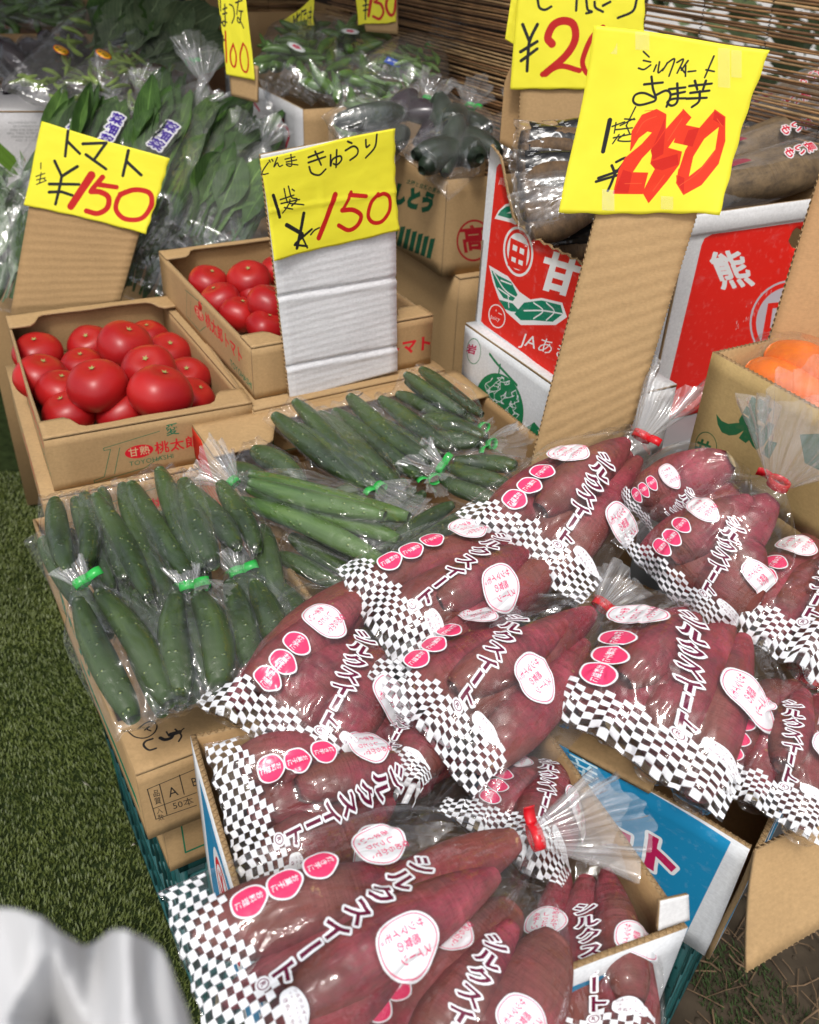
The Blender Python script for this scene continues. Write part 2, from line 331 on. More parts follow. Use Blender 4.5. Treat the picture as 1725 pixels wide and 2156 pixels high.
# ---------------------------------------------------------------- board panels
def panel(name,tl,tr,br,bl,th,mat,parent,nrm=None,nx=10,ny=8,warp=0,seed=0,cut=None,flute=None,hole=None,matback=None,label=None,bend=None):
    """board slab; front face through the 4 corners, thickness th against the normal; cut(u)->height fraction of the bottom edge"""
    tl,tr,br,bl=[np.asarray(p,float) for p in (tl,tr,br,bl)]
    n=unit(np.cross(tr-tl,bl-tl))*-1 if nrm is None else unit(nrm)
    if cut is not None: nx=max(nx,36)
    if hole: nx,ny=max(nx,50),max(ny,30)
    u=np.linspace(0,1,nx); v=np.linspace(0,1,ny); U,V=np.meshgrid(u,v,indexing='ij')
    if cut is not None: V=V*np.array([cut(a) for a in u])[:,None]
    Wm=np.linalg.norm(tr-tl); Hm=np.linalg.norm(bl-tl)
    keep=None
    if hole:
        cx,cy,rx,ry=hole; du=(U-cx)/rx; dv=(V-cy)/ry; r=np.hypot(du,dv)
        near=(r<1.0)&(r>.55); s=np.where(near,1/np.maximum(r,.1),1); U=np.where(near,cx+du*s*rx,U); V=np.where(near,cy+dv*s*ry,V); ins=(r<=.55)
        rr=r; I=np.arange(nx-1); J=np.arange(ny-1); II,JJ=np.meshgrid(I,J,indexing='ij')
        a=(np.stack([rr[II,JJ],rr[II+1,JJ],rr[II+1,JJ+1],rr[II,JJ+1]])<1.0).all(0); keep=~a.ravel()
    P=(tl*(1-U)[...,None]*(1-V)[...,None]+tr*U[...,None]*(1-V)[...,None]+br*U[...,None]*V[...,None]+bl*(1-U)[...,None]*V[...,None]).reshape(-1,3)
    off=np.zeros(len(P))
    if warp: off=warp*vnoise(np.c_[U.ravel()*Wm,V.ravel()*Hm],14,seed)
    if bend is not None: off=off+bend(U.ravel(),V.ravel())
    Pf=P+n*off[:,None]; Pb=Pf-n*th
    F=grid_faces(nx,ny); G=grid_faces(nx,ny,nx*ny,True)
    if keep is not None: F,G=F[keep],G[keep]
    # boundary walls
    E={}
    for f in F:
        for i in range(4):
            a,b=int(f[i]),int(f[(i+1)%4])
            if (b,a) in E: E.pop((b,a))
            else: E[(a,b)]=1
    N=nx*ny; S=np.array([[b,a,a+N,b+N] for a,b in E])
    # face orientation
    f0=F[len(F)//2]; q=np.cross(Pf[f0[1]]-Pf[f0[0]],Pf[f0[3]]-Pf[f0[0]])
    FF=np.vstack([F,G,S]); 
    if q@n<0: FF=FF[:,::-1]
    uv=np.c_[U.ravel(),1-V.ravel()]; uv=np.vstack([uv,uv*[-1,1]+[1+1.0,0]])   # back face falls outside the print
    fm=np.r_[np.zeros(len(F)),np.ones(len(G)),np.full(len(S),2)]
    me=mesh_np(name,np.vstack([Pf,Pb]),FF,uv,mats=(mat,matback or mat,m_flute if flute is not False else mat),fmat=fm)
    # per-face uv for side walls is harmless
    o=link(name,me,parent)
    if label: o['label']=label
    if flute in ('H','V'):
        # liner - medium - liner: the wavy medium is real geometry standing 1.2 mm proud of the edges
        lam=.0075; Lr=Hm if flute=='H' else Wm; k=max(8,int(Lr/lam*6)); s=np.linspace(0,1,k)
        Le=(Wm if flute=='H' else Hm); ends=((-.0014/Le,.010/Le),(1-.010/Le,1+.0014/Le))
        for ea,eb in ends:
            rows=[]; b0=0
            for e in (ea,eb):
                for a in s:
                    uu,vv=(e,a) if flute=='H' else (a,e)
                    if cut is not None and vv>.5: vv=vv*cut(min(max(uu,0),1))
                    p=tl*(1-uu)*(1-vv)+tr*uu*(1-vv)+br*uu*vv+bl*(1-uu)*vv
                    z=-th/2+th*.46*math.sin(a*Lr/lam*2*math.pi)
                    if warp: z+=warp*vnoise(np.array([[uu*Wm,vv*Hm]]),14,seed)[0]
                    if bend is not None: z+=float(bend(np.array([uu]),np.array([vv]))[0])
                    rows.append(p+n*z)
            Fq=np.array([[i,i+1,k+i+1,k+i] for i in range(k-1)]); link('fluting',mesh_np('fluting',np.array(rows),Fq,mats=(m_flute,)),parent)
    return o
def carton(name,label,cat,fl,w,d,h,yaw=YAW,mat=m_card,mats={},th=.004,group=None,flaps={},inner=m_cardin,warp=.0012,seed=0,flute=None,skip=(),floor=True,holes={},lid=False,nx=10):
    """open-topped (or lidded) box. fl = front-left TOP corner (world). front faces -e2', left faces -e1'"""
    a=np.array([math.cos(yaw),math.sin(yaw),0]); b=np.array([-a[1],a[0],0]); fl=np.asarray(fl,float)
    root=empty(name,(fl-ez*h).tolist(),label,cat,group)
    def P(x,y,z): return fl+a*x+b*y+ez*(z)-np.array(root.location)
    mm=lambda k:mats.get(k,mat)
    S={'front':(P(0,0,0),P(w,0,0),P(w,0,-h),P(0,0,-h),-b),'left':(P(0,d,0),P(0,th,0),P(0,th,-h),P(0,d,-h),-a),
       'back':(P(w-.0005,d,0),P(th,d,0),P(th,d,-h),P(w-.0005,d,-h),b),'right':(P(w,th,0),P(w,d-th,0),P(w,d-th,-h),P(w,th,-h),a)}
    S['left']=(P(0,d,0),P(0,th+.0003,0),P(0,th+.0003,-h),P(0,d,-h),-a)
    for k,(tl,tr,br,bl,n) in S.items():
        if k in skip: continue
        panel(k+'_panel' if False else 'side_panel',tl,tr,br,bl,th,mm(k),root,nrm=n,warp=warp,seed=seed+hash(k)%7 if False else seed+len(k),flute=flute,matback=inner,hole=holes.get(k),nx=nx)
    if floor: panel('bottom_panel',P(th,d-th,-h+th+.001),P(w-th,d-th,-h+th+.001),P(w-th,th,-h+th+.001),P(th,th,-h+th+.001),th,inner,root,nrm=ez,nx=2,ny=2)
    if lid: panel('top_panel',P(0,d,.0005+th),P(w,d,.0005+th),P(w,0,.0005+th),P(0,0,.0005+th),th,mm('top'),root,nrm=ez,warp=warp,flute=flute)
    for k,(dep,cf) in flaps.items():       # top flaps folded inward, with their cut edge
        z=th+.0006
        if k=='front': q=(P(0,0,z),P(w,0,z),P(w,dep,z),P(0,dep,z))
        if k=='back': q=(P(0,d,z),P(w,d,z),P(w,d-dep,z),P(0,d-dep,z))
        if k=='left': q=(P(0,0,z),P(0,d,z),P(dep,d,z),P(dep,0,z))
        if k=='right': q=(P(w,0,z),P(w,d,z),P(w-dep,d,z),P(w-dep,0,z))
        panel('flap',*q,th*.9,mats.get('flap_'+k,mat),root,nrm=ez,cut=cf,warp=.0008,seed=seed)
    root['_S']=0
    del root['_S']
    C={k:[proj(q+np.array(root.location)) for q in v[:4]] for k,v in S.items()}
    return root,C,lambda x,y,z:fl+a*x+b*y+ez*z
def faceq(fl,w,d,h,yaw,k,dep=0):
    a=np.array([math.cos(yaw),math.sin(yaw),0]); b=np.array([-a[1],a[0],0]); fl=np.asarray(fl,float)
    P=lambda x,y,z: fl+a*x+b*y+ez*z
    return [proj(q) for q in {'front':(P(0,0,0),P(w,0,0),P(w,0,-h),P(0,0,-h)),'left':(P(0,d,0),P(0,0,0),P(0,0,-h),P(0,d,-h)),
        'flap_front':(P(0,0,0),P(w,0,0),P(w,dep,0),P(0,dep,0)),'flap_back':(P(0,d,0),P(w,d,0),P(w,d-dep,0),P(0,d-dep,0))}[k]]
# zoomed-view -> photo (1725 px wide) transforms
V1=(.3356,0,0); V2=(.3356,526.4,0); V3=(.3897,1052.8,0); V4=(.3356,0,526.4); V5=(.3356,526.4,526.4); V6=(.3592,1105.4,526.4)
W1=(.3356,0,947.5); W4=(.3662,0,1526.5); W6=(.3592,1105.4,1552.9); Z7=(.1760,1421,736.8)
K_=lin((.10,.10,.11)); RED=lin((.78,.13,.08)); GREEN=lin((.05,.42,.30)); INKR=lin((.80,.10,.16)); WHT=(.78,.78,.78)
# ================================================================ boxes
def sm(a,b,x): t=min(max((x-a)/(b-a),0),1); return t*t*(3-2*t)
def wavy(u,lo=.3,a=.12,b=.88,w=.07): return 1-(1-lo)*sm(a,a+w,u)*(1-sm(b-w,b,u))+.02*math.sin(u*17)
# ---- tomato boxes
TW,TD,TH=.321,.498,.088
def tomato_canvas(quadf,quadl):
    f=Canvas(TW,TH,1900,quadf)
    f.text('愛',.178,.008,.022,GREEN,bold=.012)
    f.text('桃太郎',.158,.036,.023,INKR,bold=.02); f.text('トマト',.232,.033,.029,INKR,bold=.04)
    f.ellipse((.134,.047),.022,.0115,INKR); f.text('甘熟',.117,.0385,.0165,(.6,.45,.25),bold=.01)
    O=GREEN; P=lambda L:f.px([(x-.036,y) for x,y in L])
    for L in ([(.118,.030),(.205,.018)],[(.118,.030),(.118,.034),(.128,.034),(.112,.080),(.096,.083),(.096,.087),(.175,.078),(.205,.062)],[(.142,.034),(.128,.078)]): f.line(P(L),2.0,O)
    f.text('TOYOHASHI',.116,.060,.012,O)
    l=Canvas(TD,TH,1900,quadl)
    O=GREEN
    l.line(l.px([(.16,.02),(.26,.012)]),2.5,O); l.line(l.px([(.17,.02),(.15,.075),(.23,.075),(.27,.05)]),2.5,O); l.line(l.px([(.19,.03),(.175,.07)]),2,O)
    l.ellipse((.235,.038),.026,.012,INKR); l.text('甘熟',.215,.028,.02,(.6,.45,.25),bold=.01)
    l.text('桃太郎トマト',.27,.02,.030,INKR,bold=.022); l.text('TOYOHASHI',.39,.06,.017,GREEN,bold=.02)
    return f.image('tomato_front_print'),l.image('tomato_side_print')
pA=Pz(92,929,.8); yA=R(27.5)
f_,l_=tomato_canvas(None,None)
mTF=card('tomato_carton_front',BROWN,f_); mTL=card('tomato_carton_side',BROWN,l_)
mats=dict(front=mTF,left=mTL)
_,_,locA=carton('tomato_box','open brown tomato carton at the left, full of red tomatoes','carton',pA,TW,TD,TH,yA,mats=mats,group='tomato cartons',flaps={'front':(.055,wavy),'back':(.06,wavy)},seed=1)
aA=np.array([math.cos(yA),math.sin(yA),0]); bA=np.array([-aA[1],aA[0],0])
carton('tomato_box','brown tomato carton under the open carton of tomatoes at the left','carton',pA-aA*.02-bA*.012-ez*(TH+.006),TW,TD,TH,yA,mats=mats,group='tomato cartons',seed=2,lid=True)
pC=Pz(530,736,.885)
_,_,locC=carton('tomato_box','open tomato carton at the back, half hidden by the white cucumber sign','carton',pC,.335,TD,TH,YAW+R(1),mats=mats,group='tomato cartons',flaps={'front':(.05,wavy),'back':(.05,wavy)},seed=3)
m_tb=Canvas(.36,.10,1200); m_tb.line(m_tb.px([(.03,.015),(.33,.015),(.33,.09),(.03,.09),(.03,.015)]),2,GREEN); m_tb=m_tb.image('green_frame_print')
carton('tomato_box','closed brown carton under the rear tomato carton','carton',pC-e1*.012-e2*.03-ez*(TH+.006),.36,TD,.095,YAW+R(1),mats=dict(front=card('carton_green_frame',BROWN,m_tb)),group='tomato cartons',seed=4,lid=True)
# ---- tall green box
cg=Canvas(.5,.55,900); G2=lin((.05,.40,.24))
cg.poly(cg.px([(0,0),(.5,0),(.5,.55),(0,.55)]),G2)
cg.text('Smart Sides',.17,.10,.062,WHT,bold=.04); cg.text('NATURAL FRESH',.165,.055,.03,lin((.9,.75,.1)),bold=.03); cg.text('FRESH VEGETABLES',.2,.175,.026,lin((.9,.75,.1)))
cg.poly(cg.px([(.0,.0),(.06,0),(.12,.05),(.06,.07),(0,.06)]),WHT)
mG=card('green_carton',(.03,.19,.09),cg.image('green_print'))
carton('green_box','tall dark green carton with white lettering under the left tomato cartons','carton',pA+aA*.004-bA*.0-ez*(2*TH+.014),TW,.5,.8-2*TH-.02,yA,mat=mG,seed=5,lid=True,holes={'left':(.62,.17,.07,.05)})
# ---- cucumber boxes
zD=.78; BLd=Pz(404,897,zD); DW,DD,DH=.49,.51,.115
flD=BLd-e2*DD
cl=Canvas(DD,DH,1700)
cl.text('きゅうり',.235,.024,.058,GREEN,bold=.05,gap=1.0); cl.text('JA全農ぐんま',.33,.088,.019,GREEN)
for i in range(5): cl.line(cl.px([(.02,.060+i*.009),(.24,.060+i*.009)]),5,lin((.80,.16,.08)))
cl.poly(cl.px([(0,0),(.05,.0),(.10,.05),(.02,.06),(0,.05)]),lin((.80,.16,.08)))
cl.line(cl.px([(.33,.004),(.37,.02)]),9,lin((.80,.16,.08))); cl.ellipse((.495,.075),.011,.011,GREEN,ring=.8)
cf=Canvas(DW,.11,1700,faceq(flD,DW,DD,DH,YAW,'flap_back',.11)).src(*V5)
cf.strokes([[(565,860),(575,905)],[(640,865),(660,945)],[(635,868),(690,870),(705,910),(655,945)],[(775,850),(745,865),(745,890),(785,885)],[8,(820,835),(840,830),(825,850),(845,858)],[7,(850,850),(900,825)],[7,(860,815),(875,865)]],8,K_)
cfi=cf.image('handwriting_rear')
def cutD(u): return 1-.62*sm(.18,.27,u)*(1-sm(.72,.80,u))+.01*math.sin(u*23)
_,_,locD=carton('cucumber_box','open brown cucumber carton in the middle with green and red print on its side','carton',flD,DW,DD,DH,YAW,mats=dict(left=card('cucumber_side',BROWN,cl.image('cucumber_side_print')),flap_back=card('cucumber_flap',BROWN,cfi)),group='cucumber cartons',flaps={'back':(.11,cutD)},seed=6,flute='V')
zE=.67; flE=Pz(287,1636,zE); EW,ED,EH=.235,.56,.112; yE=R(31.5)
aE=np.array([math.cos(yE),math.sin(yE),0]); bE=np.array([-aE[1],aE[0],0])
qf=faceq(flE,EW,ED,EH,yE,'front'); qp=faceq(flE,EW,ED,EH,yE,'flap_front',.085)
c1=Canvas(EW,EH,2200,qf).src(*W4)
for L in ([(848,372),(1120,258)],[(848,372),(897,542)],[(897,542),(1130,462)],[(918,343),(960,515)],[(1033,290),(1060,400)],[(880,482),(1130,390)]): c1.strokes([L],5,K_)
c1.text('品質',875,378,42,K_,rot=-.2,vertical=True,photo=True,bold=.01); c1.text('A',955,355,78,K_,rot=-.3,photo=True,sx=1.1); c1.text('B',1090,300,70,K_,rot=-.3,photo=True)
c1.text('50本',985,445,48,K_,rot=-.28,photo=True,sx=1.3); c1.text('入数',895,478,38,K_,rot=-.2,vertical=True,photo=True)
c2=Canvas(EW,.085,2200,qp).src(*W4)
c2.strokes([[(800,35),(840,5),(880,-5),(905,20),(890,60),(840,90),(780,85),(735,50)],[(835,45),(860,25),(850,40),(870,50)],[12,(880,95),(840,110),(830,135),(860,160),(900,150)],
 [20,(925,90),(950,100),(985,90),(1000,65)],[9,(960,55),(975,80)],[26,(985,70),(1035,55)],[8,(1035,55),(1060,35)],[10,(1010,40),(1045,75),(1030,110)]],8,K_)
c3=Canvas(ED,EH,1500)
c3.text('きゅうり',.16,.012,.045,GREEN,bold=.05); c3.poly(c3.px([(.25,.078),(.53,.07),(.545,.085),(.26,.092)]),GREEN)
def cutE(u): return 1-.95*sm(.30,.36,1-abs(u*2-1))*0-.9*sm(.62,.72,u)
_,_,locE=carton('cucumber_box','open brown cucumber carton at the left front with marker writing on its flap','carton',flE,EW,ED,EH,yE,mats=dict(front=card('cucumber_front',BROWN,c1.image('grade_table_print')),flap_front=card('cucumber_flap_front',BROWN,c2.image('handwriting_front')),left=card('cucumber_left',BROWN,c3.image('cucumber_left_print'))),group='cucumber cartons',flaps={'front':(.085,None)},seed=7)
c4=Canvas(.34,.1,1200); c4.line(c4.px([(.035,-.02),(.035,.075),(.3,.075)]),4,GREEN)
carton('cucumber_box','brown carton with a green outline under the left cucumber carton','carton',flE+aE*.022+bE*.02-ez*(EH+.004),EW-.02,ED,.1,yE,mats=dict(front=card('outline_carton',BROWN,c4.image('outline_print'))),group='cucumber cartons',seed=8,lid=True)
# ---- plastic crates down to the ground
m_crate=simple('crate_plastic',(.012,.075,.075),.45,.4,nscale=12,var=.25)
def crate(fl,w,d,h,yaw,label):
    a=np.array([math.cos(yaw),math.sin(yaw),0]); b=np.array([-a[1],a[0],0]); root=empty('plastic_crate',(np.asarray(fl)-ez*h).tolist(),label,'crate','dark green plastic crates')
    def bars(name,o,du,L,H,nn):
        V=[];F=[]
        def bx(u0,u1,z0,z1,t0,t1):
            k=len(V)
            for zz in (z0,z1):
                for (uu,tt) in ((u0,t0),(u1,t0),(u1,t1),(u0,t1)): V.append(o+du*uu+nn*tt+ez*zz)
            F.extend([(k,k+3,k+2,k+1),(k+4,k+5,k+6,k+7),(k,k+1,k+5,k+4),(k+1,k+2,k+6,k+5),(k+2,k+3,k+7,k+6),(k+3,k,k+4,k+7)])
        bx(0,L,H-.022,H,0,-.012); bx(0,L,0,.018,0,-.012)
        nb=max(3,int(L/.035))
        for i in range(nb+1): bx(L*i/nb-.004+(.004 if i==0 else -.004 if i==nb else 0),L*i/nb+.004+(.004 if i==0 else -.004 if i==nb else 0),.018,H-.022,-.001,-.010)
        for j in range(1,max(2,int(H/.045))): bx(0,L,H*j/max(2,int(H/.045))-.003,H*j/max(2,int(H/.045))+.003,-.003,-.007)
        link(name,mesh_np(name,V,F,mats=(m_crate,)),root)
    z=vec(0,0,0)
    bars('side_lattice',z,a,w,h,-b); bars('side_lattice',z+b*d,-b,d,h,-a); bars('side_lattice',z+a*w,b,d,h,a); bars('side_lattice',z+a*w+b*d,-a,w,h,b)
    V=[z+ez*.005,z+a*w+ez*.005,z+a*w+b*d+ez*.005,z+b*d+ez*.005]; V+= [v+ez*.006 for v in V]
    link('crate_floor',mesh_np('crate_floor',[v for v in V],[(0,3,2,1),(4,5,6,7),(0,1,5,4),(1,2,6,5),(2,3,7,6),(3,0,4,7)],mats=(m_crate,)),root)
    return root
zc=flE[2]-EH-.108
crate(vec(*(flE+aE*.035+bE*.03)[:2],zc),EW-.04,.5,.27,yE,'dark green lattice crate under the left cucumber cartons, upper one')
crate(vec(*(flE+aE*.04+bE*.03)[:2],zc-.274),EW-.04,.5,zc-.276,yE,'dark green lattice crate on the turf, lower one under the cucumber cartons')
# ---- blue sweet potato boxes
BLUE=lin((.07,.50,.68)); MAG=lin((.72,.10,.33)); PALE=(.74,.76,.78)
zF=.72; yF=R(24); aF=np.array([math.cos(yF),math.sin(yF),0]); bF=np.array([-aF[1],aF[0],0])
BLf=Pt(401,1548,.98); BLf=BLf; FW,FD,FH=.37,.375,.262
flF=BLf-bF*FD
c5=Canvas(FD,FH,1800)
c5.poly(c5.px([(.035,.03),(.375,.03),(.375,.225),(.035,.225)]),BLUE)
c5.ellipse((.14,.12),.062,.072,WHT); c5.ellipse((.14,.12),.052,.062,INKR,ring=.86); c5.text('共',.102,.075,.078,INKR,bold=.03)
c5.text('シルクスイート',.22,.05,.05,MAG,bold=.04,outline=(.004,WHT))
c6=Canvas(FW,FH,1500); c6.poly(c6.px([(.03,.03),(.34,.03),(.34,.23),(.03,.23)]),BLUE); c6.poly(c6.px([(.2,.23),(.33,.04),(.33,.23)]),PALE)
_,_,locF=carton('sweet_potato_box','white and blue carton at the front, piled with bags of sweet potatoes','carton',flF,FW,FD,FH,yF,mat=m_cardw,mats=dict(left=card('blue_side',PALE,c5.image('blue_side_print')),front=card('blue_front',PALE,c6.image('blue_front_print'))),group='sweet potato cartons',seed=9,flute='V',th=.006,warp=.002,nx=18)
# torn tab on its right corner
tt=locF(FW-.006,.004,.012); 
tb=panel('torn_flap',tt-aF*.02+ez*.02-bF*-.01,tt+aF*.01+ez*.016+bF*.008,tt+aF*.012-ez*.012,tt-aF*.022-ez*.01,.004,m_cardw,None,nrm=unit(-bF+ez*.6),warp=.004,seed=3,nx=8,ny=8); tag(tb,'torn white scrap of carton on the corner of the front box','scrap')
yG=R(55); aG=np.array([math.cos(yG),math.sin(yG),0]); bG=np.array([-aG[1],aG[0],0])
flG=Pt(1592,1795,.95); GW,GD,GH=.34,.335,.205
c7=Canvas(GD,GH,1900)   # left face: photo left = back
c7.poly(c7.px([(.0,-.01),(.315,.006),(.305,.192),(.0,.185)]),BLUE)
for ch,x,y,s in (('シ',-.05,.0,.07),('ル',-.0,.01,.06),('ク',.03,.005,.062),('ス',.075,.05,.06),('イ',.112,.045,.058)): pass
c7.text('クスイート',-.022,.064,.058,MAG,bold=.06,outline=(.0045,WHT),shear=-.1)
c7.text('県産',.045,.0,.046,(.55,.72,.80),gap=1.5); c7.text('農協組合',.045,.125,.048,(.55,.72,.80))
c8=Canvas(GW,GH,1500); c8.poly(c8.px([(.02,.02),(.32,.02),(.32,.19),(.02,.19)]),BLUE); c8.poly(c8.px([(.06,.17),(.15,.05),(.15,.17)]),PALE)
_,_,locG=carton('sweet_potato_box','battered blue and white carton with big magenta katakana at the right','carton',flG,GW,GD,GH,yG,mat=m_cardw,mats=dict(left=card('blue_left2',PALE,c7.image('blue_name_print')),front=card('blue_front2',PALE,c8.image('blue_front2_print'))),group='sweet potato cartons',seed=10,flute='V',th=.006,warp=.004,nx=24)
gl=bpy.data.objects  # outward flap at the right
root=[o for o in bpy.data.objects if o.name.startswith('sweet_potato_box')][-1]; o0=np.array(root.location)
h0=locG(0,0,.002)-o0; 
fq=Pt(1572,2046,.885)-o0; fr_=Pz(1800,1684,h0[2]+o0[2])-o0
panel('flap',h0,fr_,fq+(fr_-h0)*1.02,fq,.005,m_card,root,nrm=unit(vec(.2,-1,.3)),warp=.003,seed=4,flute='V',bend=lambda u,v:-.006*np.sin(v*3.1))
panel('flap',locG(.0,.335,.003)-o0,locG(.0,.12,.003)-o0,locG(.038,.12,.012)-o0,locG(.038,.335,.012)-o0,.005,m_card,root,nrm=unit(ez),warp=.003,seed=5,flute='H')
crate(vec(*(flG+aG*.03+bG*.03)[:2],flG[2]-GH-.004),GW-.03,GD-.03,.23,yG,'dark crate under the blue carton at the right')
crate(vec(*(flG+aG*.035+bG*.03)[:2],flG[2]-GH-.238),GW-.03,GD-.03,flG[2]-GH-.240,yG,'lowest dark crate on the soil below the blue carton at the right')
crate(vec(*(flF+aF*.02+bF*.02)[:2],flF[2]-FH-.004),FW-.03,FD-.03,flF[2]-FH-.006,yF,'dark crate under the front sweet potato carton')
# ---- melon box, red sweet potato box (甘)
BLm=Pt(981,684,1.6); MW,MD,MH=.18,.34,.118
flM=BLm-e2*MD
c9=Canvas(MD,MH,2200,faceq(flM,MW,MD,MH,YAW,'left')).src(*V5)
GM=lin((.10,.48,.30))
c9.ellipse((1408,635),45,82,GM,ring=.93,photo=True); c9.text('岩',1372,585,62,MAG,rot=.25,bold=.035,photo=True,sx=1.0)
c9.ellipse((1570,985),150,215,GM,photo=True,rot=-.25)
rs=np.random.RandomState(4)
pts=[(1570+135*math.cos(a)*r,985+195*math.sin(a)*r) for a,r in zip(rs.uniform(0,6.28,170),np.sqrt(rs.uniform(0,1,170)))]
for i,p in enumerate(pts):
    dd=sorted(range(len(pts)),key=lambda j:(pts[j][0]-p[0])**2+(pts[j][1]-p[1])**2)[1:4]
    for j in dd: c9.strokes([[p,pts[j]]],3,PALE)
c9.strokes([[14,(1510,655),(1560,720),(1680,850)],[10,(1575,720),(1565,785)]],14,GM)
c9.text('タカミメロン',1715,1050,210,GM,rot=.55,bold=.08,photo=True)
_,_,locM=carton('melon_box','white carton printed with a green netted melon','carton',flM,MW,MD,MH,YAW,mat=m_cardw,mats=dict(left=card('melon_side',PALE,c9.image('melon_print'))),seed=11,lid=True)
BLl=Pt(1033,305,1.44); LH=.315; LW,LD=.11,.33
flL=BLl-e2*LD
c10=Canvas(LD,LH,1900,faceq(flL,LW,LD,LH,YAW,'left'))
RD=lin((.85,.15,.10)); GL=lin((.05,.48,.36))
c10.src(*V2); q=c10.fpoly
# photo px (1725 frame)
c10.tf=None
c10.fpoly([(1046,352),(1052,344),(1300,470),(1300,900),(1105,745),(1020,684),(1013,676)],RD)
def L_(pts,k,ox,oy): return [(x*k+ox,y*k+oy) for x,y in pts]
S5=(.1831,947.4,263.2)   # view 1800..2400 x 500..1100 shown 1725 px
c10.src(*S5)
c10.fpoly([(515,1075),(560,985),(640,910),(760,880),(860,900),(800,1060),(760,1150),(700,1120)],WHT); c10.fpoly([(550,1035),(590,980),(650,935),(740,925),(720,1060),(690,1075)],GL); c10.fpoly([(650,1015),(700,990),(710,1015)],WHT)
c10.ellipse((787,1455),172,290,WHT,rot=-.08,photo=True); c10.ellipse((787,1455),150,258,RD,rot=-.08,photo=True); c10.ellipse((787,1455),128,215,WHT,rot=-.08,photo=True)
c10.fpoly([(700,1295),(900,1385),(870,1690),(665,1615)],RD); 
for q in ([(728,1370),(778,1395),(770,1455),(720,1435)],[(808,1408),(858,1430),(850,1495),(800,1470)],[(712,1510),(762,1530),(755,1585),(706,1560)],[(792,1545),(842,1565),(835,1620),(786,1595)]): c10.fpoly(q,WHT)
c10.text('商',575,590,100,WHT,rot=.3,photo=True,bold=-.01)
c10.src(*V6)
c10.text('甘藷',128,0,235,WHT,rot=.28,bold=.045,photo=True,sx=.95)
c10.src(*V5)
c10.fpoly([(1500,95),(1560,130),(1620,165),(1690,260),(1760,310),(1830,300),(1960,330),(1990,420),(1920,470),(1700,470),(1610,390),(1560,300),(1525,200)],WHT)
c10.fpoly([(1515,125),(1560,160),(1640,200),(1680,280),(1650,320),(1590,300),(1545,230)],GL); c10.fpoly([(1560,310),(1650,335),(1700,390),(1640,385),(1600,370)],GL)
c10.fpoly([(1720,330),(1830,315),(1950,345),(1965,400),(1900,450),(1780,440),(1700,440),(1660,400)],GL)
for s in ([(1530,140),(1600,250),(1690,310)],[(1575,190),(1640,215)],[(1560,240),(1630,290)],[(1620,280),(1625,360)],[(1720,380),(1840,380),(1960,400)],[(1780,330),(1840,380),(1780,430)],[(1860,330),(1910,385),(1860,440)]): c10.strokes([s],7,WHT)
c10.ellipse((1550,415),52,76,WHT,rot=-.2,photo=True); c10.ellipse((1550,415),46,69,RD,rot=-.2,photo=True); c10.text('Juicy',1515,400,34,WHT,rot=.3,photo=True); c10.strokes([[7,(1545,378),(1545,380)],[4,(1560,395),(1580,405)]],7,WHT)
c10.src(*V6); c10.text('JAあきた',0,470,100,WHT,rot=.32,photo=True)
def cutL(v): pass
mL_=card('red_side',PALE,c10.image('red_side_print'))
_,_,locL=carton('root_vegetable_box','torn red and white carton with a white 甘 and green leaf print, holding burdock','carton',flL,LW,LD,LH,YAW,mat=m_cardw,skip=('left','back','right'),seed=12,th=.005,flute=False)
root=[o for o in bpy.data.objects if o.name.startswith('root_vegetable_box')][-1]; o0=np.array(root.location)
b0=locL(0,LD,0)-o0; b1=locL(LW,LD,0)-o0; b2=locL(LW,0,0)-o0
panel('side_panel',b1-ez*.15,b0-ez*.15,b0-ez*LH,b1-ez*LH,.005,m_card,root,nrm=e2,matback=m_cardin,flute='V'); panel('side_panel',b2-ez*.17,b1-ez*.15,b1-ez*LH,b2-ez*LH,.005,m_cardw,root,nrm=e1,matback=m_cardin)
# left wall with torn top: rows run downwards, start depth depends on u
nx,ny=60,10; u=np.linspace(0,1,nx); v=np.linspace(0,1,ny)
q4=faceq(flL,LW,LD,LH,YAW,'left'); Hc=Canvas(LD,LH,1000,q4)
tp=Hc.m([(1033,305),(1053,331),(1066,400),(1080,463),(1120,500),(1215,550),(1300,610)])/np.array([Hc.w,Hc.h])
top=np.interp(u,tp[:,0],np.maximum(tp[:,1],0))+.006*np.sin(u*90)*(u>.25)
U,Vv=np.meshgrid(u,v,indexing='ij'); Vv=top[:,None]+(1-top[:,None])*Vv
th=.005; B=locL(0,LD,0)-o0
P=(B[None,None]-e2*(U*LD)[...,None]-ez*(Vv*LH)[...,None]).reshape(-1,3); N=nx*ny
F=grid_faces(nx,ny); G=grid_faces(nx,ny,N,True)
bd=[i*ny for i in range(nx)]; S=np.array([[bd[i],bd[i+1],bd[i+1]+N,bd[i]+N] for i in range(nx-1)]+[[(nx-1)*ny+j,(nx-1)*ny+j+1,(nx-1)*ny+j+1+N,(nx-1)*ny+j+N] for j in range(ny-1)])
uv=np.c_[U.ravel(),1-Vv.ravel()]; uv=np.vstack([uv,uv+2])
me=mesh_np('side_panel',np.vstack([P,P+e1*th]),np.vstack([F,G,S]),uv,mats=(mL_,m_cardin,m_flute),fmat=np.r_[np.zeros(len(F)),np.ones(len(G)),np.full(len(S),2)]); link('side_panel',me,root)
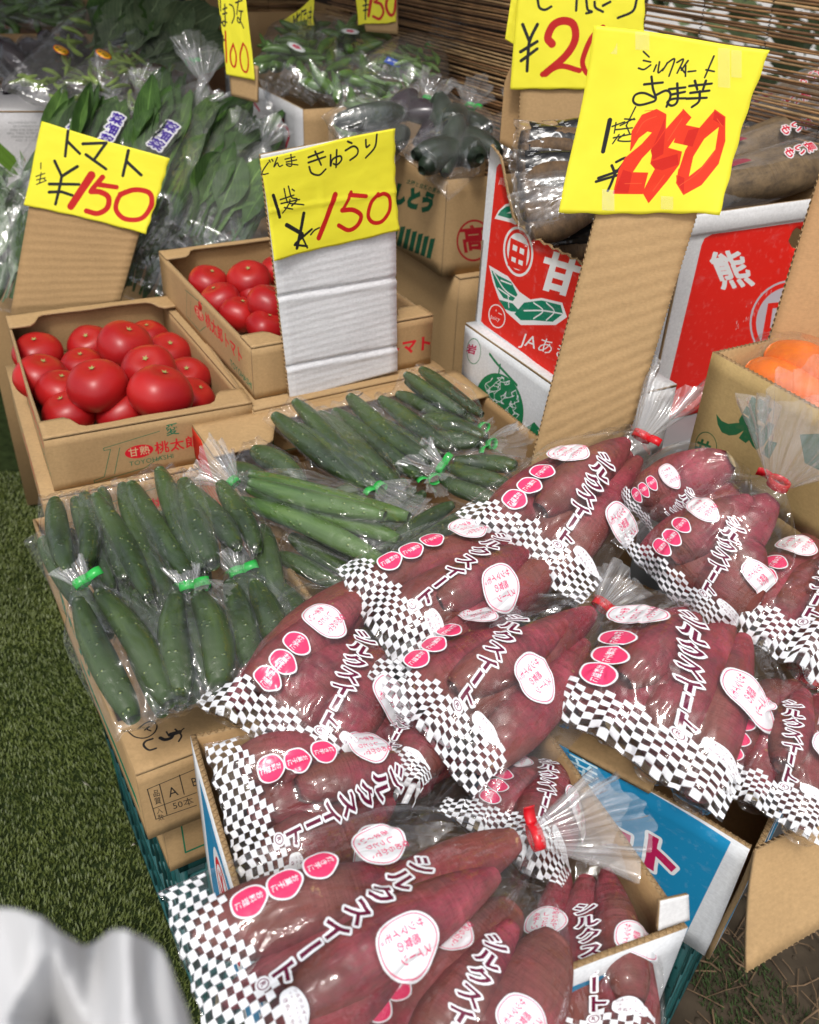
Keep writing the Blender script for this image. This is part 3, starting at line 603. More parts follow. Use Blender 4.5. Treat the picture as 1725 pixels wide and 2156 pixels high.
# corrugated torn edge
rows=[];n2=330
for k in range(n2):
    uu=k/(n2-1); t0=np.interp(uu,u,top); z=th*.5+th*.45*math.sin(k*.42)
    for dz in (-.0022,.003): rows.append(B-e2*uu*LD-ez*(t0*LH+dz)+e1*z)
link('fluting',mesh_np('fluting',rows,np.array([[2*i,2*i+1,2*i+3,2*i+2] for i in range(n2-1)]),mats=(m_flute,)),root)
# ---- bear box (熊)
flK=Pt(1456,456,1.4); KW,KD,KH=.34,.34,.365
qK=faceq(flK,KW,KD,KH,YAW,'front'); cK=Canvas(KW,KH,1900,qK); cK.tf=None
RK=lin((.90,.12,.07))
S6=(.1953,1421,368.4)   # view 2700..3277 x 700..1500 shown 1555 px wide
cK.src(*S6)
cK.fpoly([(405,635),(1900,430),(1900,2900),(-180,2830),(-100,2400),(285,760),(320,680)],RK)
cK.text('熊',430,830,430,WHT,rot=-.12,shear=-.28,bold=.006,photo=True,sx=.92,grow=.0016)
cK.ellipse((1280,1600),470,470,(.55,.5,.55),ring=.955,photo=True); cK.ellipse((1280,1600),400,400,(.55,.5,.55),photo=True); cK.fpoly([(1010,1385),(1500,1330),(1430,1830),(930,1830)],RK); cK.fpoly([(1060,1440),(1300,1410),(1290,1640),(1030,1650)],(.55,.5,.55))
for i in range(26):
    x=rs.uniform(640,1060); y=1650-(x-640)*1.1+rs.uniform(-90,90); cK.strokes([[4,(x,y),(x-6,y+rs.uniform(10,45))]],4,(.7,.6,.6))
cKl=Canvas(KD,KH,1000); cKl.poly(cKl.px([(0,.06),(.29,.055),(.30,.33),(0,.35)]),lin((.62,.06,.05)))  # left face inked a darker red than the front to carry its shade
carton('bear_box','tall red and white carton with the white kanji 熊 on its front','carton',flK,KW,KD,KH,YAW,mat=m_cardw,mats=dict(front=card('bear_front',(.76,.76,.76),cK.image('bear_print'),dirt=.15,rough=.5),left=card('bear_left',PALE,cKl.image('bear_left_shade_print'))),seed=13,th=.006,flute='V',holes={'front':(.80,.165,.11,.06)},nx=20)
rK=[o for o in bpy.data.objects if o.name.startswith('bear_box')][-1]; o0=np.array(rK.location)
k0=flK-o0
panel('flap',k0+ez*.002-e2*.001,k0+e1*KW+ez*.002-e2*.001,k0+e1*KW-e2*.004-ez*.03,k0-e2*.004-ez*.03,.004,m_cardw,rK,nrm=-e2,warp=.002,seed=8,nx=24,bend=lambda u,v:.004*np.sin(v*3.1)*np.ones_like(u))
m_grey=simple('grey_plastic',(.22,.225,.23),.4,.4,nscale=8,var=.08)
def slab(name,p,w,d,h,yaw,mat,label,cat,kind=None,r=.008):
    a=np.array([math.cos(yaw),math.sin(yaw),0]); b=np.array([-a[1],a[0],0]); p=np.asarray(p,float)
    V=[];F=[]
    rings=[(0,r),(0,0)] 
    prof=[(0,-h),(0,-r),(r*.3,-r*.3),(r,0)]
    for ins,z in prof:
        for (x,y) in ((ins,ins),(w-ins,ins),(w-ins,d-ins),(ins,d-ins)): V.append(p+a*x+b*y+ez*z)
    for k in range(3):
        for i in range(4): F.append((k*4+i,k*4+(i+1)%4,k*4+4+(i+1)%4,k*4+4+i))
    F.append((12,13,14,15)); F.append((3,2,1,0))
    o=link(name,mesh_np(name,V,F,mats=(mat,))); tag(o,label,cat,kind=kind); return o
slab('plastic_bin',flK+e1*-.02-e2*.07-ez*(KH+.002),.46,.5,flK[2]-KH-.004,YAW,m_grey,'smooth grey plastic bin under the red and white carton','bin')
slab('plastic_bin',locM(.01,.02,-MH-.002),MW-.02,MD-.02,locM(0,0,-MH)[2]-.004,YAW,m_grey,'grey bin under the white melon carton','bin')
slab('plastic_bin',flD+e1*.02+e2*.03-ez*(DH+.002),DW-.04,DD-.05,flD[2]-DH-.004,YAW,simple('dark_bin',(.03,.03,.032),.6),'black bin under the middle cucumber carton','bin')
# ---- 新 carrot box
BLj=Pt(1500,741,1.18); JW,JD,JH=.3,.42,.155
flJ=BLj-e2*JD
cJ=Canvas(JD,JH,2000,faceq(flJ,JW,JD,JH,YAW,'left')); cJ.src(*(.1760,1421,736.8)); GJ=lin((.13,.36,.22))
cJ.ellipse((375,1145),128,168,GJ,ring=.93,photo=True,rot=-.15); cJ.text('共',278,1050,200,GJ,rot=.35,bold=.04,photo=True,sx=.95)
P_=cJ.fpoly
P_([(925,553),(1005,600),(1020,580),(1105,630),(1095,665),(1170,710),(1110,790),(1125,800),(1080,880),(1000,830),(975,880),(1060,920),(1000,1010),(960,980),(985,1030),(1130,860),(1200,900),(1160,1000),(1060,1150),(975,1195),(930,1150),(890,1080),(850,1115),(765,1055),(825,965),(740,1015),(650,1025),(560,985),(510,890),(492,765),(560,850),(640,885),(720,875),(770,870),(765,840),(805,770),(890,822),(880,790),(812,750),(855,670),(890,690),(885,630)],GJ,[[(985,710),(1010,725),(1000,755),(972,740)]])
P_([(1120,1080),(1230,1110),(1135,1305),(1045,1240)],GJ)
P_([(1500,1010),(1725,1000),(1900,1100),(1850,1500),(1560,1350)],GJ)
cJi=cJ.image('carrot_box_print')
carton('carrot_box','open brown carton with a big green 新 on its side, holding bagged carrots','carton',flJ,JW,JD,.33,YAW,mats=dict(left=None or card('carrot_side',(.36,.25,.10),None)),seed=14,th=.006,flute='V',skip=('left',),mat=card('carrot_card',(.47,.33,.14)))
rJ=[o for o in bpy.data.objects if o.name.startswith('carrot_box')][-1]; o0=np.array(rJ.location); j0=BLj-o0
panel('side_panel',j0,j0-e2*JD,j0-e2*JD-ez*JH,j0-ez*JH,.006,card('carrot_side2',(.47,.33,.14),cJi),rJ,nrm=-e1,warp=.001,flute='V',matback=m_cardin,nx=14)
panel('side_panel',j0-ez*(JH+.0005),j0-e2*JD-ez*(JH+.0005),j0-e2*JD-ez*.33+e1*.06,j0-ez*.33+e1*.06,.006,card('carrot_card2',(.42,.28,.12)),rJ,nrm=-e1,matback=m_cardin)
slab('plastic_bin',flJ+e1*.10+e2*.2-ez*(.332),JW-.12,JD-.22,flJ[2]-.335,YAW,m_grey,'grey bin under the carrot carton','bin')
# ---- shishito box and the box under it
flN=Pt(944,379,1.95); NW,ND,NH=.34,.36,.213
cN=Canvas(ND,NH,1900,faceq(flN,NW,ND,NH,YAW,'left')); cN.src(*V2); GN=lin((.05,.30,.20))
cN.text('太陽と自然の恵み',995,1120,34,GN,rot=.33,photo=True,sx=.8,bold=.02)
cN.text('ししとう',830,1120,135,GN,rot=.28,bold=.09,photo=True,sx=.66)
for i in range(9): x=1170-i*38; y=1500-i*15.5; cN.fpoly([(x-35+4,y-0),(x,y-2),(x-30,y+128),(x-58,y+118)],GN)
cN2=Canvas(NW,NH,1900,faceq(flN,NW,ND,NH,YAW,'front')); cN2.src(*V2); RN=lin((.62,.08,.12))
cN2.ellipse((1405,1508),108,132,RN,ring=.9,photo=True,rot=.1); cN2.text('高',1318,1420,175,RN,rot=-.1,bold=.028,photo=True,sx=.95,shear=-.05)
_,_,locN=carton('green_pepper_box','brown carton with green ししとう lettering, topped by bags of dark vegetables','carton',flN,NW,ND,NH,YAW,mats=dict(left=card('pepper_side',BROWN,cN.image('pepper_print')),front=card('pepper_front',BROWN,cN2.image('pepper_front_print'))),seed=15)
flN2=Pz(969,590,flN[2]-NH-.005)
carton('support_box','plain brown carton under the ししとう carton','carton',flN2,.36,.62,.42,YAW,seed=16,lid=True)
# ---- edamame box (white side) behind
flP=Pt(640,231,2.12)
cP=Canvas(.56,.2,1300,faceq(flP,.40,.56,.2,YAW,'left')); cP.src(*V2); 
cP.strokes([[(195,735),(215,760)],[(175,795),(220,790),(250,840),(230,920)],[(110,745),(120,765)],[(30,650),(60,690)]],14,lin((.68,.08,.2)))
_,_,locP=carton('soybean_box','white carton with red hiragana on its side, filled with bags of green soybeans','carton',flP,.40,.56,.2,YAW,mat=m_card,mats=dict(left=card('soy_side',(.6,.6,.61),cP.image('soy_print'))),seed=17,flute='V')
# ---- asparagus box, aubergine box, more at the top left
flQ=Pt(-90,237,2.28); 
cQ=Canvas(.36,.30,2000,None)
for i,s in enumerate(('RECOMMENDATION','RECOMMENDATIONS','OPEN AND KEEP DRY','1085/L THERE IN PERSON','PREPARE GLASS SIDES','KEEP UP COVERED')): cQ.text(s,.115+(.01 if i%2 else 0)-(.02 if i==3 else 0),.020+i*.0085,.0075,(.2,.2,.2),sx=.95)
LG=lin((.36,.5,.16)); LD2=lin((.22,.34,.10))
for P in ([(.06,.055),(.075,.06),(.115,.105),(.125,.14),(.105,.13),(.075,.10)],[(.055,.08),(.075,.085),(.10,.12),(.118,.155),(.095,.145),(.065,.11)],[(.13,.09),(.142,.12),(.14,.15),(.125,.15)],[(.055,.135),(.09,.14),(.105,.155),(.07,.16)],[(.2,.01),(.215,.0),(.215,.03),(.205,.04)]):
    cQ.poly(cQ.px(P),LG); cQ.line(cQ.px([P[0],P[len(P)//2]]),1.5,LD2)
cQ.line(cQ.px([(.14,.11),(.125,.15),(.118,.17)]),3,lin((.6,.25,.12)))
carton('asparagus_box','white carton printed with green asparagus pods behind the tomato sign','carton',flQ,.36,.3,.30,R(14),mat=card('asparagus_card',(.66,.64,.64)),mats=dict(front=card('asparagus_front',(.66,.64,.64),cQ.image('asparagus_print'))),seed=18,lid=True)
slab('support_crate',flQ+vec(.01,.02,-.302),.34,.28,flQ[2]-.304,R(14),m_cardin,'plain brown block of cartons under the asparagus carton','carton')
flR=Pt(-90,187,2.62); yR=R(12); aR=np.array([math.cos(yR),math.sin(yR),0]); bR=np.array([-aR[1],aR[0],0])
cR=Canvas(.60,.16,1100)
for i in range(9): cR.line(cR.px([(.04+i*.058,.035),(.04+i*.058,.14)]),1.5,(.10,.06,.03))
cR.line(cR.px([(.04,.035),(.56,.035)]),1.5,(.10,.06,.03)); cR.line(cR.px([(.04,.095),(.56,.095)]),1.5,(.10,.06,.03))
for i,s in enumerate(('A2L','AL','AM','AS','B2L','BL')): cR.text(s,.155+i*.058,.05,.026,(.10,.06,.03))
_,_,locR=carton('aubergine_box','pale carton of bagged aubergines with a brown graded back panel at the upper left','carton',flR,.42,.45,.2,yR,mat=card('pink_pale_card',(.46,.38,.37)),inner=m_cardin,seed=19,skip=('back',),holes={'front':(.62,.62,.05,.10)})
rR=[o for o in bpy.data.objects if o.name.startswith('aubergine_box')][-1]; o0=np.array(rR.location)
q0=flR+bR*.45-o0; panel('back_panel',q0-aR*.05+ez*.085,q0+aR*.50+ez*.095,q0+aR*.50-ez*.06,q0-aR*.05-ez*.06,.005,card('graded_panel',(.34,.21,.10),cR.image('graded_print')),rR,nrm=-bR,warp=.001)
slab('support_crate',flR+aR*.01+bR*.02-ez*.202,.40,.4,flR[2]-.204,yR,m_cardin,'plain brown block of cartons under the pale aubergine carton','carton')
# boxes at the top left and top centre
flS=Pt(262,75,2.75); _,_,locS=carton('rear_box','reddish brown open carton at the top, behind the bag of leafy soybeans','carton',Pt(250,62,2.7),.50,.35,.26,R(20),mat=m_cardred,inner=m_cardred,seed=20,flaps={'front':(.06,lambda u:wavy(u,.25,.2,.9))})
carton('rear_box','dark open carton of bagged greens in the top left corner','carton',Pt(-120,72,3.15),.62,.4,.2,R(8),mat=m_cardred,inner=m_cardred,seed=21)
carton('rear_box','tall brown carton standing behind the top left greens','carton',Pt(168,-30,3.2),.42,.4,.30,R(12),mat=m_card,inner=m_cardin,seed=22)
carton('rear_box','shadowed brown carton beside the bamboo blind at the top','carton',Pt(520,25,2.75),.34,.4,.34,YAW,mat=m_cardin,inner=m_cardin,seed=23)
# ================================================================ price signs
YEL=(.80,.73,.035)
def sheet_mat(name,img,base=YEL,tr=.25):
    m,nt,b=newmat(name); L=nt.links
    it=nd(nt,'ShaderNodeTexImage',image=img,extension='CLIP'); uv=nd(nt,'ShaderNodeTexCoord'); L.new(uv.outputs['UV'],it.inputs[0])
    c=mixc(nt,ramp(nt,noise(nt,coords(nt,'UV'),5,3),[(.3,(0,0,0)),(.7,(1,1,1))]),tuple(x*.95 for x in base),base)
    c=mixc(nt,it.outputs['Alpha'],c,it.outputs['Color']); L.new(c,b.inputs['Base Color']); b.inputs['Roughness'].default_value=.5; b.inputs['Specular IOR Level'].default_value=.3
    L.new(bump(nt,noise(nt,coords(nt,'UV'),3.5,2),.5,.004),b.inputs['Normal']); return m
m_tape=simple('clear_tape',(.75,.7,.08),.15,.6)
def paper(name,label,quad,p0,n,strokes_fn,res=2600,curl=(0,0,0,0),off=.004,seed=0,crease=0,base=YEL,edge=None,tapes=()):
    """sheet of paper through 4 photo corners on the plane p0,n (n towards the viewer)"""
    n=unit(n); q=[Pp(x,y,p0+n*off,n) for x,y in quad]; tl,tr,br,bl=q
    wm=np.linalg.norm(tr-tl); hm=np.linalg.norm(bl-tl); c=Canvas(wm,hm,res,quad); strokes_fn(c)
    m=sheet_mat(name+'_paper'+str(seed),c.image('sign_print_%d'%seed),base)
    nx,ny=40,44; u=np.linspace(0,1,nx); v=np.linspace(0,1,ny); U,V=np.meshgrid(u,v,indexing='ij'); uv=np.c_[U.ravel(),1-V.ravel()]
    if edge is not None:
        a,b=edge  # wavy outline amplitude
        U2=U+a*np.sin(V*5+seed)*(U*2-1)*1.0+.004*np.sin(V*31+seed)*(U>.98); V2=V+b*np.sin(U*6+seed*2)*(V*2-1)+.004*np.sin(U*27)*(V>.98)
    else: U2,V2=U,V
    U2=U2[...,None];V2=V2[...,None]
    P=tl*(1-U2)*(1-V2)+tr*U2*(1-V2)+br*U2*V2+bl*(1-U2)*V2
    z=.0012*vnoise(np.c_[U.ravel(),V.ravel()],7,seed).reshape(U.shape)+.0012
    for k,(cu,cv) in enumerate(((0,0),(1,0),(1,1),(0,1))):
        dd=np.clip(1-np.hypot(U-cu,V-cv)/.45,0,1); z=z+curl[k]*dd**2
    if crease: z=z+crease*np.exp(-((V-.55-.1*(U-.4))/.02)**2)*.5+crease*np.exp(-((U-.42)/.012)**2)*np.clip(1-abs(V-.55)*2.5,0,1)+crease*.7*np.abs(np.sin((U*3-V*2)*3))*np.clip(.5-U,0,1)
    P=P+n*z[...,None]; P=P.reshape(-1,3); N=len(P)
    F=grid_faces(nx,ny); f=F[0]; 
    if np.cross(P[f[1]]-P[f[0]],P[f[3]]-P[f[0]])@n<0: F=F[:,::-1]
    cen=P.mean(0); me=mesh_np(name,P-cen,F,uv,smooth=True,mats=(m,)); o=link(name,me); o.location=cen.tolist(); tag(o,label,'price sign','handwritten yellow price signs')
    sd=o.modifiers.new('thick','SOLIDIFY'); sd.thickness=.0004; sd.offset=-1
    for i,(tx,ty,tw,thh) in enumerate(tapes):
        c0=[Pp(x,y,p0+n*(off+.0030),n)-cen for x,y in ((tx,ty),(tx+tw,ty+2),(tx+tw,ty+thh),(tx,ty+thh-2))]
        link('tape',mesh_np('tape',c0,[(0,1,2,3)],mats=(film_mat('tape_film',haze=.10,refl=1.2,crinkle=.2),)),o)
    return o
def board(name,label,quad,p0,n,mat,th=.006,flute='H',cat='sign board',seed=0,bend=None,creases=()):
    n=unit(n); q=[Pp(x,y,p0,n) for x,y in quad]; cen=q[3].copy(); root=empty(name,cen.tolist(),label,cat)
    panel('board',*[a-cen for a in q],th,mat,root,nrm=n,warp=.001,seed=seed,flute=flute,nx=14,ny=130 if creases else 12,
          bend=(lambda u,v:sum(-.0042*np.exp(-((v-c-.04*(u-.5))/.007)**2)+.0016*np.exp(-((v-c-.022-.04*(u-.5))/.012)**2) for c in creases)) if creases else bend)
    return root
m_rib=card('ribbed_board',(.47,.305,.145),ribs=8.,ribdir='V'); m_ribw=card('ribbed_white',(.70,.70,.71),ribs=11.,ribdir='V',dirt=.12)
m_ribb=card('ribbed_board_back',(.40,.25,.115),ribs=7.,ribdir='V')
# sign A: tomato
def fA(c):
    c.src(*V1)
    c.strokes([[(443,825),(425,985)],[(437,888),(520,968)],[(541,906),(688,899),(612,1005)],[(560,975),(685,1066)],[(822,948),(787,1108)],[(812,1020),(896,1103)],
      [(355,1015),(400,1110)],[(503,1050),(400,1112),(382,1200),(362,1285)],[(318,1158),(512,1163)],[(318,1208),(400,1208),(470,1232)]],21,K_,smooth=False)
    c.strokes([[(262,1025),(260,1062)],[(228,1108),(287,1090)],[(232,1130),(290,1118)],[(262,1085),(252,1150)],[(232,1158),(297,1135)],[(278,1120),(290,1132)]],8,K_)
    c.strokes([[52,(592,1105),(462,1300)],[34,(662,1118),(595,1195)],[32,(640,1165),(748,1180)],[36,(590,1208),(650,1212),(698,1245),(690,1310),(630,1345),(560,1330)],
      [32,(770,1225),(860,1195),(945,1215),(955,1290),(900,1370),(800,1375),(745,1320),(760,1245),(800,1210)]],40,lin((.72,.10,.08)))
nA=unit(vec(-.12,-1,.28)); p0A=Pz(130,652,.80)+e2*.01
p0A=Pt(130,655,1.98)
board('sign_board','brown cardboard stake holding the yellow tomato price sign',[(91,262),(338,330),(248,650),(20,672)],p0A,nA,m_ribb,flute='V')
paper('price_sign','yellow tomato sign reading トマト ¥150, at the left',[(88,256),(357,334),(311,491),(51,430)],p0A,nA,fA,seed=1,curl=(-.002,.004,.007,.002),edge=(.004,.006))
# sign B: cucumber
def fB(c):
    c.src(*V2)
    c.strokes([[(115,1012),(78,1070),(82,1088),(112,1082)],[(120,998),(126,1010)],[(135,992),(142,1004)],[(168,980),(148,1040),(168,1015),(180,1038),(200,1030)],[(215,992),(275,978)],[(222,1010),(285,998)],[(250,962),(255,1030),(235,1036),(225,1022),(292,1030)]],9,K_)
    c.strokes([[(358,985),(450,953)],[(357,1018),(464,985)],[(400,950),(437,1035)],[(362,1045),(378,1085),(425,1097),(466,1062)],[(497,975),(497,1042),(510,1002),(555,982),(566,1005),(540,1035),(515,1030)],[(535,945),(532,1052)],[(604,893),(630,903)],[(590,948),(640,922),(668,940),(662,975),(620,1008)],[(718,880),(722,925),(742,912)],[(787,845),(775,925),(720,992)]],13,K_)
    c.strokes([[(138,1222),(178,1362)]],22,K_)
    c.strokes([[(205,1180),(215,1240)],[(180,1250),(265,1222)],[(232,1165),(250,1235),(285,1245)],[(255,1185),(268,1195)],[(185,1275),(300,1250)],[(240,1250),(235,1275),(195,1335)],[(205,1300),(255,1310)],[(240,1275),(325,1283)],[(215,1240),(225,1270)],[(250,1290),(280,1262)]],10,K_)
    c.strokes([[26,(222,1412),(318,1468)],[22,(328,1338),(308,1450),(285,1556)],[16,(275,1528),(330,1480),(378,1438)],[15,(270,1535),(350,1545)],[13,(312,1475),(352,1555)],[11,(372,1472),(395,1445),(425,1428)]],20,K_)
    c.strokes([[34,(527,1222),(422,1492)],[22,(628,1205),(600,1270),(575,1312)],[26,(620,1222),(722,1228)],[28,(570,1318),(640,1315),(690,1350),(665,1410),(610,1440),(548,1412)],[25,(800,1215),(755,1270),(735,1350),(765,1392),(820,1385),(870,1320),(875,1240),(840,1212),(800,1225)]],28,lin((.72,.10,.08)))
nB=unit(-e2+ez*.03); p0B=BLd+e2*.003
board('sign_board','white corrugated board standing in the middle cucumber carton',[(549,326),(831,270),(837,781),(611,843)],p0B,nB,m_ribw,flute='H',creases=(.56,.865))
paper('price_sign','yellow cucumber sign reading ぐんま きゅうり ¥150, on the white board',[(548,332),(829,269),(838,484),(574,547)],p0B,nB,fB,seed=2,curl=(0,.001,.003,.008),crease=.003,edge=(.006,.008))
# sign C: sweet potato
def fC(c):
    c.src(*V3)
    c.strokes([[(798,295),(830,325)],[(797,345),(838,353)],[(768,388),(800,395),(838,370)],[(870,370),(855,405)],[(888,352),(880,412),(910,388)],[(930,360),(905,400)],[(930,358),(972,335),(940,430)],[(985,352),(1020,335),(985,412)],[(1005,380),(1026,408)],[(1045,340),(1008,395)],[(1032,368),(1030,428)],[(1045,402),(1085,396)],[(1182,308),(1132,432)],[(1140,388),(1182,396)]],11,K_)
    c.strokes([[(800,478),(905,466)],[(842,435),(850,500),(866,558),(830,578),(770,590),(738,570),(750,535),(800,525),(866,552)],[(868,535),(925,510),(948,535),(925,598)],[(940,502),(1028,490)],[(950,532),(1026,515)],[(985,470),(985,565),(955,592),(930,575),(960,555),(1030,550)],[(1050,482),(1168,465)],[(1080,452),(1092,500)],[(1138,450),(1122,500)],[(1055,520),(1155,505)],[(1035,552),(1140,545)],[(1105,510),(1100,565),(1062,598)]],15,K_)
    c.strokes([[28,(603,672),(572,835)],[(752,600),(700,700)],[(618,705),(690,680)],[(640,685),(632,740)],[(665,700),(745,662)],[(690,665),(748,668)],[(640,722),(735,712)],[(660,748),(625,795)],[(628,765),(745,742)],[(690,745),(655,778),(725,782),(748,765)],[(700,700),(720,740)]],9,K_)
    c.strokes([[(625,908),(650,940),(702,880),(695,870),(650,890)],[(650,935),(625,1000),(608,1035)],[(552,972),(692,928)],[(540,990),(678,952)]],16,K_)
    r1=lin((.86,.20,.08)); r2=lin((.78,.12,.06))
    c.fpoly([(728,830),(735,730),(790,645),(870,614),(920,640),(918,720),(870,790),(790,870),(738,945),(822,948),(795,1052),(640,1048),(668,930),(700,870),(790,800),(850,735),(820,728),(770,765)],r1)
    c.fpoly([(1015,612),(1055,655),(985,745),(930,820),(1000,840),(985,905),(920,990),(828,1097),(798,1045),(862,930),(836,900),(850,830),(905,735)],r1)
    c.fpoly([(1000,690),(1098,710),(1058,812),(960,790)],r1)
    c.fpoly([(1180,612),(1230,650),(1222,780),(1180,900),(1090,1010),(1003,1060),(970,1000),(985,930),(1020,830),(1090,720)],r1,[[(1197,705),(1120,770),(1060,865),(1033,968),(1100,915),(1172,825)]])
    c.fpoly([(860,790),(925,640),(918,720),(905,850),(850,880),(838,830)],r2); c.fpoly([(838,890),(980,850),(985,905),(900,935),(860,925)],r2); c.fpoly([(690,930),(740,945),(720,1048),(640,1048)],r2); c.fpoly([(970,960),(1010,975),(1003,1060),(970,1000)],r2); c.fpoly([(1180,612),(1230,650),(1226,700),(1170,665)],r2); c.fpoly([(1040,725),(1098,710),(1058,812),(1010,800)],r2)
    for P in ([(728,830),(735,730),(790,645),(870,614),(920,640),(918,720),(870,790),(790,870),(738,945),(822,948),(795,1052),(640,1048),(668,930),(700,870),(790,800),(850,735),(820,728),(770,765),(728,830)],[(1015,612),(1055,655),(985,745)],[(930,820),(1000,840),(985,905),(920,990),(828,1097),(798,1045),(862,930)],[(1180,612),(1230,650),(1222,780),(1180,900),(1090,1010),(1003,1060),(970,1000),(985,930)]): c.strokes([P],7,r1,smooth=False)
    for P in ([(700,1000),(790,1000)],[(1190,660),(1215,700)],[(985,1015),(1075,950),(1160,850)],[(760,740),(800,680),(870,650)],[(1010,660),(930,780)],[(850,1040),(910,960)]): c.strokes([P],2.5,lin((.93,.38,.20)))
    c.strokes([[3,(805,622),(850,618)]],3,r1)
nC=unit(vec(-.10,-1,.20)); p0C=Pt(1200,950,1.33)
board('sign_board','tall brown corrugated board carrying the large sweet potato price sign',[(1345,108),(1560,150),(1322,925),(1100,1050)],p0C,nC,m_rib,flute='H',th=.0075,seed=2)
paper('price_sign','largest yellow sign, reading シルクスイート さつま芋 ¥250, at the right',[(1251,53),(1621,104),(1507,451),(1180,447)],p0C,nC,fC,seed=3,res=2200,curl=(.004,-.001,.012,.006),edge=(.012,.006),tapes=((1278,66,22,48),(1338,66,30,40),(1512,100,26,85),(1540,104,22,60),(1268,398,26,46),(1392,412,26,30)))
# torn top of that board
# sign D: burdock ¥200, behind
def fD(c):
    c.src(*V3)
    c.strokes([[(205,-10),(215,30),(245,42),(280,25)],[(418,-10),(415,45)],[(470,-10),(478,40),(500,52),(470,60)],[(515,0),(520,30),(560,52)],[(742,-10),(720,50),(640,85)],[(560,20),(600,0)]],15,K_)
    c.strokes([[(125,120),(160,205)],[(205,120),(165,205),(155,290),(150,375)],[(115,268),(205,212)],[(118,318),(205,252)]],19,K_)
    c.strokes([[44,(285,225),(262,190),(290,125),(345,100),(400,120),(410,200),(360,290),(250,390)],[32,(235,395),(330,350),(432,375)],[30,(560,135),(500,190),(460,280),(450,340),(480,395),(540,380)],[26,(660,165),(720,170)]],40,lin((.70,.10,.08)))
nD=unit(vec(-.15,-1,.15)); p0D=Pt(1130,250,1.72)
board('sign_board','brown board behind the red carton, carrying the burdock price sign',[(1103,60),(1330,50),(1330,330),(1090,320)],p0D,nD,m_card,flute='H',seed=5)
paper('price_sign','yellow burdock sign with a red 200, partly behind the sweet potato sign',[(1094,-60),(1362,-60),(1350,189),(1075,187)],p0D,nD,fD,seed=4,edge=(.003,.003))
paper('price_sign','blank yellow sheet tucked behind the ¥200 sign',[(1082,-40),(1130,-40),(1110,110),(1064,82)],p0D-unit(nD)*.012,nD,lambda c:0,seed=5,res=400)
board('sign_board','dark brown board at the left of the burdock sign',[(1062,175),(1105,60),(1100,330),(1052,300)],p0D-unit(nD)*.03,nD,m_cardin,flute=False,seed=6)
# sign E: komatsuna ¥100
def fE(c):
    c.src(*V1)
    c.strokes([[(1385,-5),(1388,60)],[(1384,90),(1392,135)],[(1402,50),(1425,40)],[(1400,80),(1425,72)],[(1412,20),(1415,140),(1402,150),(1400,125),(1424,130)],[(1440,20),(1462,35),(1470,90),(1455,135)],[(1478,10),(1520,-5)],[(1498,-10),(1485,80)],[(1500,60),(1524,62)],[(1515,60),(1505,130),(1490,120),(1495,100),(1530,165)]],9,K_)
    c.strokes([[(1388,180),(1395,215)],[(1400,215),(1398,330)],[(1390,250),(1410,240)]],10,K_)
    c.strokes([[(1415,188),(1424,385)],[(1462,268),(1445,330),(1455,400),(1475,410),(1480,340),(1462,265)],[(1525,262),(1505,340),(1520,430),(1550,445),(1560,380),(1548,300),(1525,262)]],12,lin((.72,.14,.06)))
nE=unit(vec(-.6,-1,.15)); p0E=Pt(510,180,2.05)
board('sign_board','brown board under the yellow ¥100 greens sign',[(480,120),(542,140),(541,215),(486,200)],p0E,nE,m_card,flute='V')
paper('price_sign','narrow yellow sign reading こまつな ¥100, at the top',[(456,-40),(514,-40),(539,169),(478,157)],p0E,nE,fE,seed=6,curl=(0,0,.004,.0))
# sign F, G at the back
def fF(c):
    c.src(*V2); c.strokes([[(248,120),(245,195)],[(262,105),(258,190)],[(250,145),(275,110)],[(285,90),(280,185)],[(300,110),(320,100)],[(305,130),(308,180)],[(295,150),(330,140)],[(335,110),(345,150)],[(340,90),(370,80)],[(355,60),(362,160)],[(345,120),(380,105)],[(372,75),(375,150)],[(290,95),(312,85)]],8,K_)
nF=unit(vec(-.3,-1,.2))
paper('price_sign','small crumpled yellow sign with black characters at the top centre',[(598,44),(658,-4),(664,50),(599,67)],Pt(630,40,2.5),nF,fF,seed=7,edge=(.05,.05))
def fG(c):
    c.src(*V2); c.strokes([[(718,-20),(728,15)],[(748,-30),(733,30),(728,128)],[(715,45),(748,38)],[(718,75),(748,68)]],11,K_)
    c.strokes([[24,(775,-30),(750,105)],[18,(790,20),(830,35),(845,80),(820,118),(780,108)],[18,(815,-30),(800,20)],[20,(880,-40),(862,40),(880,90),(905,90),(918,20),(915,-40)]],20,lin((.72,.12,.08)))
nG=unit(vec(-.25,-1,.12)); p0G=Pt(790,20,2.35)
board('sign_board','brown board behind the yellow ¥150 sign at the top',[(752,-20),(836,-20),(838,72),(770,66)],p0G,nG,m_card,flute=False)
paper('price_sign','yellow sign with a red 150 in front of the bamboo blind',[(745,-40),(838,-40),(834,45),(755,53)],p0G,nG,fG,seed=8,edge=(.01,.02))
# blank board at the right edge
nH=unit(vec(-.25,-1,.35)); p0H=Pt(1650,700,1.21)
board('sign_board','blank orange brown board at the right edge behind the carrots',[(1735,340),(1980,330),(1900,900),(1598,790)],p0H,nH,m_cardo,flute='H',th=.0075,seed=9)
